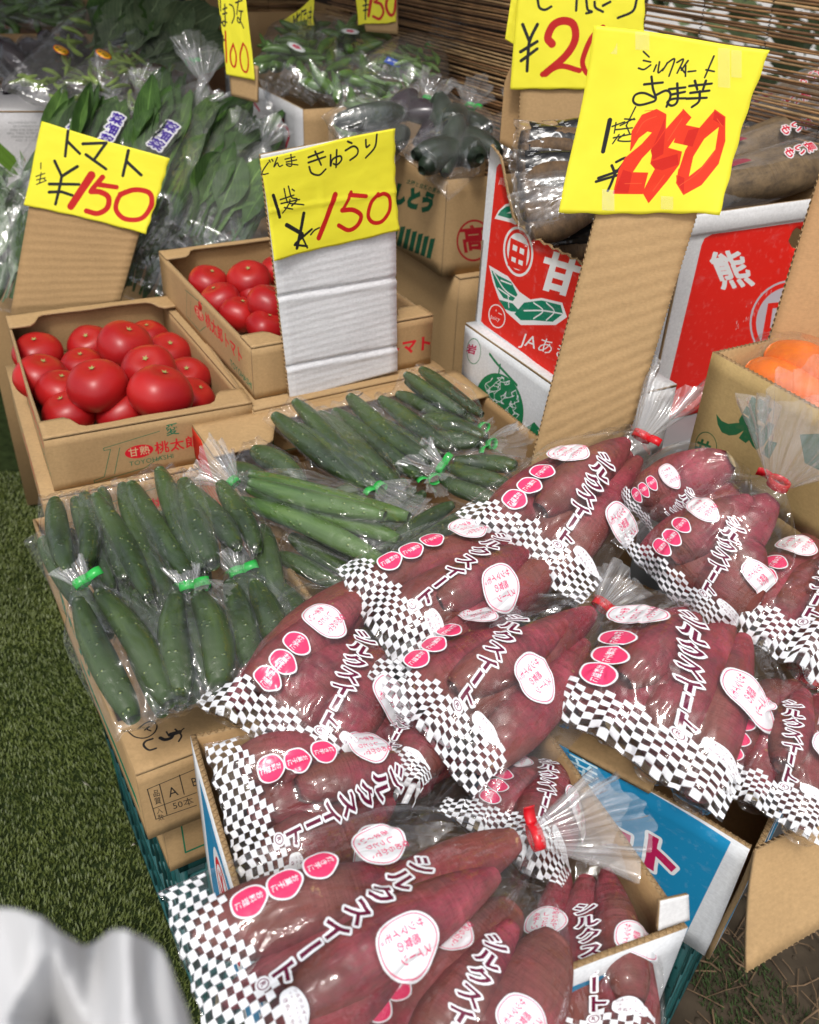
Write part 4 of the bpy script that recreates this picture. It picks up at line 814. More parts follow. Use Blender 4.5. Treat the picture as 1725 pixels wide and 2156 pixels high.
# ================================================================ produce
def tube(P,Rr,n=14,seed=0,lump=.0,lscale=40,squash=1.0,ridge=None):
    """swept body through points P with radii Rr"""
    P=np.asarray(P,float); Rr=np.asarray(Rr,float); T=np.gradient(P,axis=0); T/=np.linalg.norm(T,axis=1)[:,None]
    up=vec(0,0,1) if abs(T[0,2])<.9 else vec(1,0,0); V=[]
    a=np.linspace(0,2*np.pi,n,endpoint=False)
    for i in range(len(P)):
        s=unit(np.cross(T[i],up)); u2=np.cross(s,T[i]); r=Rr[i]
        rr=r*(1+(ridge(a) if ridge else 0))
        V.append(P[i]+np.outer(np.cos(a)*rr,s)+np.outer(np.sin(a)*rr*squash,u2))
    V=np.vstack(V); m=len(P)
    if lump: 
        C=np.repeat(P,n,0); D=V-C; V=V+D*(lump*vnoise(V,lscale,seed))[:,None]
    F=[(i*n+j,i*n+(j+1)%n,(i+1)*n+(j+1)%n,(i+1)*n+j) for i in range(m-1) for j in range(n)]
    F=np.array(F)[:,::-1]
    V=np.vstack([V,P[0]-T[0]*Rr[0]*.35,P[-1]+T[-1]*Rr[-1]*.35]); k=m*n
    caps=[(k,j,(j+1)%n) for j in range(n)]+[(k+1,(m-1)*n+(j+1)%n,(m-1)*n+j) for j in range(n)]
    return V,[tuple(f) for f in F]+[c[::-1] for c in caps]
# ---- materials
def m_potato():
    m,nt,b=newmat('sweet_potato_skin'); L=nt.links; co=coords(nt)
    n1=noise(nt,co,17,8,.68); n2=noise(nt,coords(nt,scale=(6,1,6)),60,5,.65); n3=noise(nt,co,30,6,.7)
    c=ramp(nt,n1,[(.34,(.105,.017,.024)),(.5,(.245,.027,.045)),(.66,(.40,.062,.090))])
    c=mixc(nt,ramp(nt,n2,[(.45,(0,0,0)),(.75,(.45,.45,.45))]),c,(.22,.07,.050))
    c=mixc(nt,ramp(nt,noise(nt,coords(nt,scale=(1.6,.7,1.6)),7,3),[(.42,(0,0,0)),(.62,(.75,.75,.75))]),c,(.17,.062,.038))
    c=mixc(nt,ramp(nt,n3,[(.67,(0,0,0)),(.70,(.9,.9,.9))]),c,(.45,.26,.12)); c=mixc(nt,ramp(nt,noise(nt,coords(nt,scale=(3,1,3)),90,3,.6),[(.52,(0,0,0)),(.70,(.55,.55,.55))]),c,(.12,.035,.03))
    oi=nd(nt,'ShaderNodeObjectInfo'); c=mixc(nt,.5,c,mixc(nt,oi.outputs['Random'],(.75,.7,.75),(1.25,1.15,1.15)),'MULTIPLY') if False else c
    L.new(c,b.inputs['Base Color']); b.inputs['Roughness'].default_value=.62; b.inputs['Specular IOR Level'].default_value=.25
    nb=bump(nt,n2,.9,.0016); nb=bump(nt,noise(nt,coords(nt,scale=(1,9,1)),11,4),.8,.004,nb); nb=bump(nt,noise(nt,coords(nt),34,3),.4,.003,nb); L.new(nb,b.inputs['Normal']); return m
MP=m_potato(); MPE=simple('cut_end',(.50,.38,.20),.8,.2,nscale=160,var=.5)
def m_cuke(name,c0,c1,c2):
    m,nt,b=newmat(name); L=nt.links; co=coords(nt,scale=(9,1,9))
    n1=noise(nt,co,8,4); n2=noise(nt,coords(nt),220,3); n4=noise(nt,coords(nt),5,2)
    c=ramp(nt,n1,[(.3,c0),(.55,c1),(.78,c2)]); c=mixc(nt,ramp(nt,n4,[(.4,(0,0,0)),(.7,(.6,.6,.6))]),c,c2)
    vo=nd(nt,'ShaderNodeTexVoronoi'); vo.inputs['Scale'].default_value=95; L.new(coords(nt),vo.inputs['Vector'])
    c=mixc(nt,ramp(nt,vo.outputs['Distance'],[(.06,(.7,.7,.7)),(.14,(0,0,0))]),c,(.35,.42,.14))
    L.new(c,b.inputs['Base Color']); b.inputs['Roughness'].default_value=.38; b.inputs['Specular IOR Level'].default_value=.45
    nb=bump(nt,ramp(nt,vo.outputs['Distance'],[(.0,(1,1,1)),(.3,(0,0,0))]),.8,.002); nb=bump(nt,n1,.4,.002,nb); L.new(nb,b.inputs['Normal']); return m
MC=m_cuke('cucumber_skin',(.007,.020,.004),(.018,.044,.007),(.060,.105,.018)); MC2=m_cuke('cucumber_light',(.020,.055,.010),(.050,.115,.018),(.115,.20,.045))
MEGG=simple('aubergine_skin',(.018,.008,.016),.22,.6,nscale=20,var=.4); MZ=simple('dark_squash_skin',(.014,.026,.014),.4,.5,nscale=30,var=.5)
def m_leafmat(name,c0,c1,c2):
    m,nt,b=newmat(name); L=nt.links
    n1=noise(nt,coords(nt),26,4); vein=nd(nt,'ShaderNodeTexWave',wave_type='BANDS',bands_direction='DIAGONAL'); vein.inputs['Scale'].default_value=6; vein.inputs['Distortion'].default_value=2; L.new(coords(nt,'UV'),vein.inputs['Vector'])
    c=ramp(nt,n1,[(.3,c0),(.6,c1),(.85,c2)]); c=mixc(nt,ramp(nt,vein.outputs['Fac'],[(.88,(0,0,0)),(1,(.6,.6,.6))]),c,c2)
    uv=nd(nt,'ShaderNodeSeparateXYZ'); L.new(coords(nt,'UV'),uv.inputs[0])
    mid=ramp(nt,uv.outputs[0],[(.47,(0,0,0)),(.49,(.45,.45,.45)),(.51,(.45,.45,.45)),(.53,(0,0,0))]); c=mixc(nt,mid,c,tuple(min(1,x*2.2) for x in c2))
    L.new(c,b.inputs['Base Color']); b.inputs['Roughness'].default_value=.42; b.inputs['Specular IOR Level'].default_value=.4
    L.new(bump(nt,n1,.6,.003),b.inputs['Normal']); return m
MLF=m_leafmat('leaf_dark',(.016,.042,.010),(.040,.092,.020),(.085,.160,.036)); MLF2=m_leafmat('leaf_light',(.030,.070,.015),(.070,.145,.030),(.14,.23,.055)); MLF3=m_leafmat('leaf_dull',(.05,.08,.04),(.09,.13,.065),(.15,.19,.10))
MPOD=simple('pod_green',(.17,.25,.035),.5,.35,nscale=30,var=.35,bumpk=.4,bscale=150); MPOD2=simple('pod_deep',(.085,.17,.025),.45,.4,nscale=30,var=.35); MPEP=simple('pepper_green',(.075,.16,.025),.28,.5,nscale=20,var=.35)
MSTEM=simple('stem_pale',(.25,.32,.11),.45,.4,nscale=20,var=.3)
MRED=simple('red_tape',(.62,.012,.02),.25,.5); MGRN=simple('green_tape',(.03,.42,.07),.25,.5); MPUR=simple('purple_tape',(.12,.06,.30),.4,.5)
MCAR=simple('carrot_skin',(.78,.16,.012),.35,.5,nscale=25,var=.2,bumpk=.5,bscale=60)
MROOT=None
def m_root(name,a,b_):
    m,nt,b=newmat(name); L=nt.links; c=ramp(nt,noise(nt,coords(nt,scale=(3,1,3)),18,6,.7),[(.3,a),(.55,b_),(.75,tuple(x*1.5 for x in b_))]); L.new(c,b.inputs['Base Color']); b.inputs['Roughness'].default_value=.7
    L.new(bump(nt,noise(nt,coords(nt,scale=(1,14,1)),8,4),.8,.003),b.inputs['Normal']); return m
MROOT=m_root('burdock_skin',(.040,.022,.010),(.115,.065,.028)); MYAM=m_root('yam_skin',(.045,.030,.018),(.15,.10,.050))
# ---- shared body meshes (along +Y, length 1 unit scaled by radius profile)
def spindle(L,r,n=14,k=15,seed=0,p=.55,bend=.0,lump=.06,taper=.25,lscale=30):
    rs=np.random.RandomState(seed); s=np.linspace(0,1,k); x=bend*L*np.sin(s*math.pi)+.03*L*np.sin(s*5+seed)*.4; z=.015*L*np.sin(s*4+seed*2)
    P=np.c_[x,s*L-L/2,z]; prof=np.clip(np.sin(np.pi*(.035+.93*s)),0,1)**p*(1-taper*(s-.4))
    return tube(P,r*prof,n,seed,lump,lscale)
def body_mesh(name,mats,L,r,fm=None,**kw):
    V,F=spindle(L,r,**kw); return mesh_np(name,V,F,smooth=True,mats=mats,fmat=fm)
POT=[]
for i in range(8):
    L=[.22,.20,.24,.18,.26,.19,.23,.21][i]; r=[.029,.032,.026,.031,.027,.033,.028,.030][i]
    V,F=spindle(L,r*1.08,n=18,k=22,seed=i+1,p=.50,bend=[.012,-.015,.02,0,-.012,.015,.01,-.02][i],lump=.10,taper=.42,lscale=24)
    fm=np.zeros(len(F)); fm[-32:]=0; 
    # pale cut end
    fm[-18:]=1
    POT.append((mesh_np('sweet_potato',V,F,smooth=True,mats=(MP,MPE),fmat=fm),L,r))
CUK=[];CUK2=[]
for i in range(5):
    for lst,mm in ((CUK,MC),(CUK2,MC2)):
        V,F=spindle(.21,.0165,n=14,k=18,seed=20+i,p=.36,bend=[.01,-.015,.02,.0,-.01][i],lump=.04,taper=.15,lscale=70)
        lst.append((mesh_np('cucumber',V,F,smooth=True,mats=(mm,)),.21,.0165))
EGG=[(body_mesh('aubergine',(MEGG,),.13,.024,seed=31+i,p=.6,taper=-.5,bend=.05*i),.13,.024) for i in range(2)]
ZUC=[(body_mesh('squash',(MZ,),.16,.030,seed=35+i,p=.5,taper=-.2,bend=.04*i),.16,.030) for i in range(2)]
POD=[(body_mesh('pod',(MPOD,),.058,.0062,n=8,k=9,seed=41+i,p=.5,bend=.09*(i-1),lump=.22,lscale=170),.058,.0062) for i in range(3)]
PODD=[(body_mesh('pod',(MPOD2,),.060,.0068,n=8,k=9,seed=45+i,p=.5,bend=.09*(i-1),lump=.2,lscale=170),.060,.0068) for i in range(3)]
PEP=[(body_mesh('pepper',(MPEP,),.085,.0125,n=9,k=9,seed=48+i,p=.55,bend=.08*(i-1),taper=.3,lump=.12,lscale=90),.085,.0125) for i in range(3)]
CAR=[(body_mesh('carrot',(MCAR,),.20,.026,seed=51+i,p=.5,taper=.7,bend=.02,lump=.04,lscale=60),.20,.026) for i in range(2)]
ROO=[(body_mesh('root',(MROOT,),.46,.017,k=20,seed=55+i,p=.25,taper=.5,bend=.03*(i-1),lump=.10,lscale=40),.46,.017) for i in range(3)]
YAM=[(body_mesh('yam_root',(MYAM,),.55,.034,k=20,seed=59+i,p=.3,taper=.1,bend=.02*(i-1),lump=.06,lscale=30),.55,.034) for i in range(2)]
def leaf_mesh(name,L,W,mat,seed,curl=.2,stem=.35):
    rs=np.random.RandomState(seed); k=14; s=np.linspace(0,1,k); V=[];uv=[]
    for i,t in enumerate(s):
        w=W*.5*(.10 if t<stem else max(.03,math.sin(math.pi*((t-stem)/(1-stem))**.8)**.7)); 
        y=t*L; z=curl*L*(t**2)*.4
        for j,a in enumerate((-1,-.5,0,.5,1)):
            V.append((w*a,y,z+abs(a)*w*.35+.006*math.sin(t*19+a*5+seed)*(t>stem))); uv.append((.5+.5*a*.98,t))
    F=grid_faces(k,5); return mesh_np(name,V,F,uv,smooth=True,mats=(mat,))
LEAF=[leaf_mesh('leaf',.30,.085,m,61+i,[.2,-.15,.1][i%3]) for i,m in enumerate((MLF,MLF,MLF2))]
LEAFD=[leaf_mesh('leaf',.26,.10,m,71+i,[.3,-.2,.1][i%3],stem=.12) for i,m in enumerate((MLF3,MLF,MLF3))]
# ================================================================ bags
def solve_film(X,Y,H,inside,edge,iters=160):
    f=np.maximum(H,edge)
    for k in range(iters):
        g=f.copy(); g[1:-1,1:-1]=.25*(f[:-2,1:-1]+f[2:,1:-1]+f[1:-1,:-2]+f[1:-1,2:])
        g=np.maximum(g,H); g[:,0]=edge[:,0]; g[:,-1]=edge[:,-1]; g[0]=edge[0]; g[-1]=edge[-1]; f=g
    return f
def place(me,parent,p,d,roll=0,scale=1.,name=None):
    """content mesh along +Y placed at p (bag coords), pointing along d"""
    o=bpy.data.objects.new(name or me.name.split('.')[0],me); COL.objects.link(o); o.parent=parent
    d=unit(d); s=unit(np.cross(d,vec(0,0,1)) if abs(d[2])<.95 else np.cross(d,vec(1,0,0))); u2=np.cross(s,d)
    s2=s*math.cos(roll)+u2*math.sin(roll); u3=np.cross(s2,d); M=frame(s2,d,u3,p); o.matrix_local=M@Matrix.Scale(scale,4) if isinstance(scale,float) else M@Matrix.Diagonal((*scale,1)); return o
def bag(name,label,cat,seam,neck,W,items,film,group=None,nrm=None,lean=.45,tape=None,tuft=.07,seed=0,wr=1.,thick=.028,nu=84,nv=56,neckw=.008,
        sidecrush=.12,tape_dir=None,toff=(0,0,0),shape=None,seal=.0,tuftw=1.,Lmin=None,seamw=1.,tape_rot=0.,hfill=0.,gather=False,uvs=(1,1,0,0)):
    """tied plastic bag. seam/neck: (u,v,t) photo positions with distance. items: list of (kind list, x, y0, y1frac, z, jitter)"""
    A=Pt(*seam); B=Pt(*neck); L=np.linalg.norm(B-A); y=(B-A)/L
    tocam=unit(CAM0-(A+B)/2); ref=unit(ez*(1-lean)+tocam*lean) if nrm is None else unit(nrm)
    x=unit(np.cross(y,ref)); z=np.cross(x,y)
    # image right should be +x : x = y cross up gives right-hand side
    root=empty(name,None,label,cat,group,rot=frame(x,y,z,A))
    rs=np.random.RandomState(seed+100)
    blobs=[]
    for it in items:
        lst,p,q,sc=it[:4]; me,l0,r0=lst[rs.randint(len(lst))]; p=np.array(p,float); q=np.array(q,float); d=q-p; ln=np.linalg.norm(d); s=(sc,ln/l0,sc)
        rolla=rs.uniform(0,6.28) if len(it)<5 else it[4]
        place(me,root,(p+q)/2,d,rolla,s)
        pr=r0*sc*1.19+.0012
        for t in np.linspace(.02,.98,16): blobs.append((*(p+d*t),pr*max(.62,math.sin(math.pi*t)**.36)))
    s=np.linspace(0,1,nu); wv=np.linspace(-1,1,nv); S,Wv=np.meshgrid(s,wv,indexing='ij')
    def half(t):
        if shape is not None: return shape(t)*W/2
        g=1-np.clip((t-.62)/.38,0,1)**1.5; return W/2*(g*(.93+.07*np.sin(t*4+seed))*(1-(1-seamw)*np.clip(1-t/.3,0,1))+ (1-g)*neckw*2/W)
    hw=half(S); hw=hw*(1+.05*sidecrush*vnoise(np.c_[S.ravel(),np.sign(Wv).ravel()],9,seed).reshape(S.shape))
    X=Wv*hw; Y=S*L+.006*vnoise(np.c_[Wv.ravel()*2,np.zeros(Wv.size)],5,seed+3).reshape(S.shape)*np.clip(1-S*6,0,1)
    H=np.full(X.shape,-.03)
    for bx,by,bz,br in blobs:
        d2=(X-bx)**2+(Y-by)**2; m=d2<br*br*.92; H[m]=np.maximum(H[m],bz+np.sqrt(np.maximum(br*br-d2[m],0)))
    if hfill: H=np.maximum(H,hfill*np.clip(1-Wv**2,0,1)**.5*np.clip(S*9,0,1)**.6*np.clip((.93-S)*6,0,1)**.6*(1+.12*vnoise(np.c_[X.ravel(),Y.ravel()],22,seed).reshape(X.shape)))
    H=H+.0016
    sag=thick*.35*np.sin(np.pi*np.clip(S,0,1))**.5*0
    edge=np.zeros_like(X)+.002
    T=solve_film(X,Y,H,None,edge)
    slack=np.clip((T-H)/.01,0.12,1)
    # folds: radial gathers at the neck, long creases along the bag, short crisp ones anywhere
    PX=np.c_[X.ravel(),Y.ravel()]
    fold=np.zeros(X.size)
    ang=Wv.ravel(); nk=np.clip((S.ravel()-.55)/.45,0,1)**1.3
    fold+=nk*.0035*wr*(np.abs(((ang*7+vnoise(np.c_[ang*2,S.ravel()*3],3,seed+5)*1.2)%2)-1)-.5)*np.clip(1-(S.ravel()-.93)/.07,0,1)*1.2
    ncre=int(46*wr)
    for k in range(ncre):
        th=rs.normal(0,.5) if rs.rand()<.6 else rs.uniform(0,math.pi); n_=vec(math.cos(th),math.sin(th)); c=vec(rs.uniform(-W/2,W/2),rs.uniform(0,L)); t_=vec(-n_[1],n_[0])
        ln=rs.uniform(.02,.09)*(1 if abs(math.sin(th))<.7 else .7); wd=rs.uniform(.004,.013); d=(PX-c); a=d@n_; b=d@t_+ .15*a
        fold+=rs.uniform(.0010,.0030)*wr*np.clip(1-np.abs(a)/wd,0,1)*np.clip(1-(b/ln)**2,0,1)*(1 if rs.rand()<.75 else -.6)
    fold=fold.reshape(X.shape)*slack
    edm=np.clip((1-np.abs(Wv))*8,0,1)*np.clip(S*14,0,1); T=T+fold*edm+.0006
    T=np.maximum(T,H*edm+T*(1-edm)*0-.05*(1-edm))
    # underside
    bot=-thick*np.sqrt(np.clip(1-Wv**2,0,1))*np.clip(S*7,0,1)**.6*np.clip((1-S)*4,0,1)**.7
    for bx,by,bz,br in blobs:
        d2=(X-bx)**2+(Y-by)**2; m=d2<br*br*.9; bot[m]=np.minimum(bot[m],bz-np.sqrt(np.maximum(br*br-d2[m],0))-.001)
    bot=bot+.0015*vnoise(PX,60,seed+9).reshape(X.shape)*edm
    top=np.stack([X,Y,T],-1).reshape(-1,3); bt=np.stack([X,Y,bot],-1).reshape(-1,3); N=nu*nv
    # crumple seam end: alternating kinks
    kink=np.clip(1-S.ravel()*7,0,1)*.0035*np.sin(Wv.ravel()*7+seed); top[:,2]+=kink; bt[:,2]+=kink
    uv=np.c_[(Wv.ravel()*hw.ravel()/(W/2))*.5+.5,S.ravel()]; uvb=uv*[1,1]+[2,2]; uv=uv*[1/uvs[0],1/uvs[1]]+[uvs[2],0]; uv[:,0]+=uvs[3]*uv[:,1]; uv[:,1]=np.minimum(uv[:,1],1.9)
    F=grid_faces(nu,nv,0,True)[:, ::-1]; G=grid_faces(nu,nv,N)[:, ::-1]
    side=[]
    for i in range(nu-1): side+=[(i*nv,(i+1)*nv,(i+1)*nv+N,i*nv+N),(i*nv+nv-1,i*nv+nv-1+N,(i+1)*nv+nv-1+N,(i+1)*nv+nv-1)]
    for j in range(nv-1): side+=[(j,j+N,j+1+N,j+1)]
    me=mesh_np('film',np.vstack([top,bt]),np.vstack([F,G,np.array(side)]),np.vstack([uv,uvb]),smooth=True,mats=(film,)); link('film',me,root)
    if seal:
        pass
    # neck: tape and the flared end of the film
    if tape is not None or gather:
        n=96; k=16; V=[]
        ft=np.array(tape_dir if tape_dir is not None else (rs.normal(0,.25),1,.25+rs.uniform(0,.3)),float); ft=unit(ft)
        sx=unit(np.cross(ft,vec(0,0,1))); sz=np.cross(sx,ft); o0=vec(0,L,0)+np.array(toff)
        th=np.linspace(0,2*np.pi,n,endpoint=False); ph=rs.uniform(0,6,4)
        for i in range(k):
            t=i/(k-1); r=neckw*.8+(.034*tuftw)*t**.8*(tuft/.07)
            rr=r*(1+.22*np.sin(3*th+ph[0]+t)*t+.42*(np.abs(((th*8/np.pi+ph[1]+.4*t)%2)-1)-.5)*t**.6+.12*np.sin(21*th+ph[2])*t**.5)
            flat=1-.45*t
            yy=t*tuft*(1+.22*np.sin(2*th+ph[3])*t+.05*np.sin(9*th)*t)-.006
            V.append(o0+np.outer(rr*np.cos(th),sx)+np.outer(rr*np.sin(th)*flat,sz)+np.outer(yy,ft))
        V=np.vstack(V); tt_=np.repeat(np.linspace(0,1,k),n)[:,None]; V=V+np.c_[vnoise(V,70,seed),vnoise(V,70,seed+1),vnoise(V,60,seed+2)]*tt_*.0042; F=[(i*n+j,i*n+(j+1)%n,(i+1)*n+(j+1)%n,(i+1)*n+j) for i in range(k-1) for j in range(n)]
        link('gathered_end',mesh_np('gathered_end',V,np.array(F),smooth=True,mats=(M_TUFT,)),root)
        if tape is None: return root
        # tape band + flag
        V=[];n=16
        for i,(t,r) in enumerate(((-.0055,1.25),(-.0055,1.45),(.0055,1.45),(.0055,1.25))):
            a=np.linspace(0,2*np.pi,n,endpoint=False); rr=neckw*r
            V.append(vec(0,L,0)+np.array(toff)+np.outer(rr*np.cos(a)*1.15,sx)+np.outer(rr*np.sin(a)*.9,sz)+ft*t)
        V=np.vstack(V); F=[(i*n+j,i*n+(j+1)%n,((i+1)%4)*n+(j+1)%n,((i+1)%4)*n+j) for i in range(4) for j in range(n)]
        fl=len(V); cz,sz_=math.cos(tape_rot),math.sin(tape_rot); dx=sx*cz+sz*sz_; dz=-sx*sz_+sz*cz
        pts=[]
        for i in range(7):
            q=i/6; c=vec(0,L,0)+np.array(toff)+dx*(neckw*1.1+.019*q)+dz*(neckw*.6+.006*math.sin(q*2.6)); 
            for e in (-.0055,.0055):
                for h in (0,.0007): pts.append(c+ft*e+dz*h)
        V=np.vstack([V,pts]); 
        for i in range(6):
            a=fl+i*4; b=a+4; F+=[(a,a+2,b+2,b),(a+1,b+1,b+3,a+3),(a,b,b+1,a+1),(a+2,a+3,b+3,b+2)]
        F+=[(fl,fl+1,fl+3,fl+2),(fl+24,fl+26,fl+27,fl+25)]
        link('tape',mesh_np('tape',V,F,smooth=False,mats=(tape,)),root)
    return root
# ---- print of the sweet potato bags (one sheet, shared)
BWm,BLm_=.17,.38
cb=Canvas(BWm,BLm_,2300)
W0=(.80,.81,.83); DK=lin((.38,.08,.20)); PK=lin((.88,.24,.42))
# checker band at the seam: diagonal lattice, ragged upper edge
sq=.0092
for i in range(-2,42):
    for j in range(0,18):
        if (i+j)%2: continue
        # rotated lattice coordinates
        x=i*sq*.72; yy=j*sq*.72
        lim=.036+.026*x/BWm+(.007 if i%4<2 else 0)
        if yy>lim: continue
        Y=BLm_-yy; h=sq*.50
        ang=.10
        cb.poly(cb.px([(x-h*1.42*.98,Y),(x,Y-h*1.42*.98),(x+h*1.42*.98,Y),(x,Y+h*1.42*.98)]) if False else cb.px([(x-h*.75,Y-h*.75),(x+h*.75,Y-h*.75),(x+h*.75,Y+h*.75),(x-h*.75,Y+h*.75)]),W0)
def blob(c,rx,ry,kind,lines,size,rot=0):
    cb.ellipse(c,rx,ry,W0,rot=rot,irr=.03)
    if kind=='pink': cb.ellipse(c,rx*.89,ry*.89,PK,rot=rot,irr=.03); col=W0
    else: cb.ellipse(c,rx*.93,ry*.93,PK,rot=rot,ring=.965,irr=.03); col=PK
    n=len(lines)
    for k,l in enumerate(lines):
        x=c[0]+(n/2-k-1)*size*1.18+size*.05; y=c[1]-len(l)*size*1.02/2+(k-(n-1)/2)*size*.5*(0 if kind=='pink' else 1)
        cb.text(l,x,y,size,col,vertical=True,bold=.015,gap=1.02)
up=lambda u:BLm_-u
blob((.046,up(.066)),.0130,.0175,'pink',['お料理に'],.0066); blob((.047,up(.100)),.0130,.0175,'pink',['お菓子に'],.0066); blob((.045,up(.137)),.0130,.0175,'pink',['焼き芋に'],.0066)
blob((.048,up(.200)),.0215,.028,'white',['なめらかで、','しっとり','あま〜い。'],.0078)
blob((.137,up(.172)),.0225,.030,'white',['スイーツ','感覚の','サツマイモ。'],.0078)
for k,ch in enumerate('シルクスイート'):
    x=.072+.0040*k; yv=up(.232)+k*.0252
    cb.text(ch,x,yv,.023,DK,rot=-.10,vertical=True,bold=.03,outline=(.0022,W0))
cb.text('R',.108,up(.052),.001,DK,bold=.02); cb.ellipse((.108,up(.052)),.0065,.0065,W0); cb.ellipse((.108,up(.052)),.0048,.0048,DK,ring=.82); cb.text('R',.1058,up(.0555),.0062,DK,bold=.02)
cb.ellipse((.138,up(.066)),.017,.0105,W0,irr=.05); cb.text('シルクスイート',.1245,up(.0735),.0038,DK); cb.text('イメージキャラクター',.1250,up(.068),.0027,DK); cb.text('きぬちゃん',.127,up(.0635),.0046,DK)
IMB=cb.image('sweet_potato_bag_print')
MF_S=film_mat('printed_film',IMB,haze=.010,refl=1.3,crinkle=.95,rough=.04)
MF_C=film_mat('clear_film',haze=.012,refl=1.3,crinkle=.8,rough=.05)
MF_B=film_mat('clear_film_back',haze=.032,refl=1.8,crinkle=.6,rough=.10)
M_TUFT=film_mat('gathered_film',haze=.11,refl=2.0,crinkle=.25,rough=.07)
def P_e(u,v,c): r_=ray(u,v); return (u,v,float((c-CAM0@e1)/(r_@e1)))
def pots(W,L,n,seed,r=1.,spread=.84,layer2=1,up2=.03,y0=.04):
    rs=np.random.RandomState(seed); out=[]
    for i in range(n):
        x0=(i-(n-1)/2)*W/n*spread+rs.normal(0,.004); ya=y0*L+rs.uniform(.0,.05)*L; yb=L*(rs.uniform(.78,.95)); x1=x0*rs.uniform(.40,.62)+rs.normal(0,.006)
        if rs.rand()<.3: yb=L*.62
        out.append((POT,(x0,ya,rs.uniform(-.006,.006)),(x1,yb,rs.uniform(-.004,.012)),r*rs.uniform(.92,1.22)))
        if rs.rand()<.35: m_=out.pop(); out.append((m_[0],m_[2],m_[1],m_[3]))
    for i in range(layer2):
        x0=rs.uniform(-W*.25,W*.25); out.append((POT,(x0,L*rs.uniform(.1,.25),up2),(x0*.4,L*rs.uniform(.7,.85),up2*.8),r*.85))
    return out
def sbag(label,seam,neck,W,n,seed,layer2=1,**kw):
    L=np.linalg.norm(Pt(*seam)-Pt(*neck)); r=kw.pop('r',min(1.15,W/n/.062)); 
    ru=np.random.RandomState(seed*7); kw.setdefault('uvs',(ru.uniform(.92,1.08),ru.uniform(.9,1.1),ru.uniform(-.10,.10),ru.uniform(-.12,.12)))
    return bag('sweet_potato_bag',label,'bag of sweet potatoes',seam,neck,W,pots(W,L,n,seed,r=r,layer2=layer2),MF_S,group='bags of sweet potatoes',seed=seed,thick=.03,wr=kw.pop('wr',1.6),nu=100,nv=64,**kw)
sbag('large bag of long sweet potatoes nearest the camera, tied with red tape',(412,2110,.72),(1128,1762,.86),.185,3,1,tape=MRED,tape_dir=(.2,1,.15),tuft=.095,lean=.55,layer2=1,tape_rot=2.2,tuftw=.8)
sbag('bag at the bottom edge, under the nearest bag, its neck to the upper right',(820,2330,.72),(1150,1880,.84),.17,2,2,lean=.5,layer2=1)
sbag('bag at the bottom right of the front carton, checkers along the bottom edge',(1215,2240,.78),(1240,1790,.95),.17,3,3,lean=.55,layer2=1)
sbag('bag with a bright red sweet potato inside the front carton\'s blue left side',(470,1725,.90),(1000,1590,1.02),.185,3,4,lean=.5)
sbag('bag above the left corner of the front carton, checkered end folded beside the cucumbers',(560,1580,.96),(850,1235,1.12),.215,3,5,lean=.55)
sbag('bag of sweet potatoes resting on the front corner of the middle cucumber carton',(775,1320,1.04),(1190,1130,1.17),.185,3,6,lean=.5,r=1.0)
sbag('bag in the centre of the pile, checkered end down, with a red tape',(890,1560,.95),(1270,1275,1.09),.205,3,7,lean=.5,tape=MRED,tuft=.05,layer2=1)
sbag('topmost bag of sweet potatoes, leaning on the brown sign board, with red and white tape',(1085,1180,1.12),(1352,918,1.26),.195,3,8,lean=.5,tape=MRED,tuft=.095,tape_dir=(-.15,1,.55),tuftw=.8)
sbag('bag at the upper right of the pile with red tape and a tall gathered end',(1400,1245,1.09),(1640,1018,P_e(1640,1018,.835)[2]),.19,3,9,lean=.45,tape=MRED,tuft=.115,tape_dir=(-.1,.8,.8),tuftw=1.2,tape_rot=2.8)
sbag('large bag across the blue carton with its checkered end hanging over the carton edge',(1310,1590,.95),(1535,1265,1.08),.255,4,10,lean=.55,layer2=1)
sbag('bag cut off by the right edge, halfway up the pile, its checkers to the left',(1600,1365,1.03),(1800,1120,1.15),.17,3,11,lean=.5)
sbag('bag inside the blue carton at the right, tied with a red tape',(1575,1700,.94),(1700,1435,1.04),.17,3,12,lean=.6,tape=MRED,tuft=.05)
sbag('half hidden bag at the back of the pile in front of the carrot carton',(1370,1120,1.17),(1570,985,P_e(1570,985,.83)[2]),.15,2,13,lean=.5)
sbag('dark bag wedged between the front carton and the blue carton',(1040,1790,.93),(1180,1590,1.04),.15,2,14,lean=.5)
sbag('bag standing behind the left bag, its sweet potato showing a pale cut end',(770,1640,.97),(900,1500,1.06),.16,2,15,lean=.55)
sbag('bag deep in the right carton below its bag with the white label',(1740,1720,.95),(1800,1500,1.04),.13,2,16,lean=.5)
# ---- cucumber bags
def cbag(label,seam,neck,W,n,seed,lst=CUK,lay2=0,tape=MGRN,**kw):
    L=np.linalg.norm(Pt(*seam)-Pt(*neck)); rs=np.random.RandomState(seed); it=[]
    r=min(1.25,max(.8,W/n/.045))
    for i in range(n):
        x0=(i-(n-1)/2)*W/n*.9; it.append((lst,(x0+rs.normal(0,.002),.004+rs.uniform(0,.01),rs.uniform(-.004,.004)),(x0*.55,L*rs.uniform(.88,.95),rs.uniform(-.003,.006)),r*rs.uniform(.93,1.05)))
    for i in range(lay2): it.append((lst,(rs.uniform(-W*.2,W*.2),L*.1,.026),(rs.uniform(-.01,.01),L*.85,.022),r*.9))
    return bag('cucumber_bag',label,'bag of cucumbers',seam,neck,W,it,kw.pop('film',MF_C),group='bags of cucumbers',seed=seed,tape=tape,tuft=kw.pop('tuft',.045),thick=.016,nu=76,nv=44,neckw=.006,wr=kw.pop('wr',1.5),**kw)
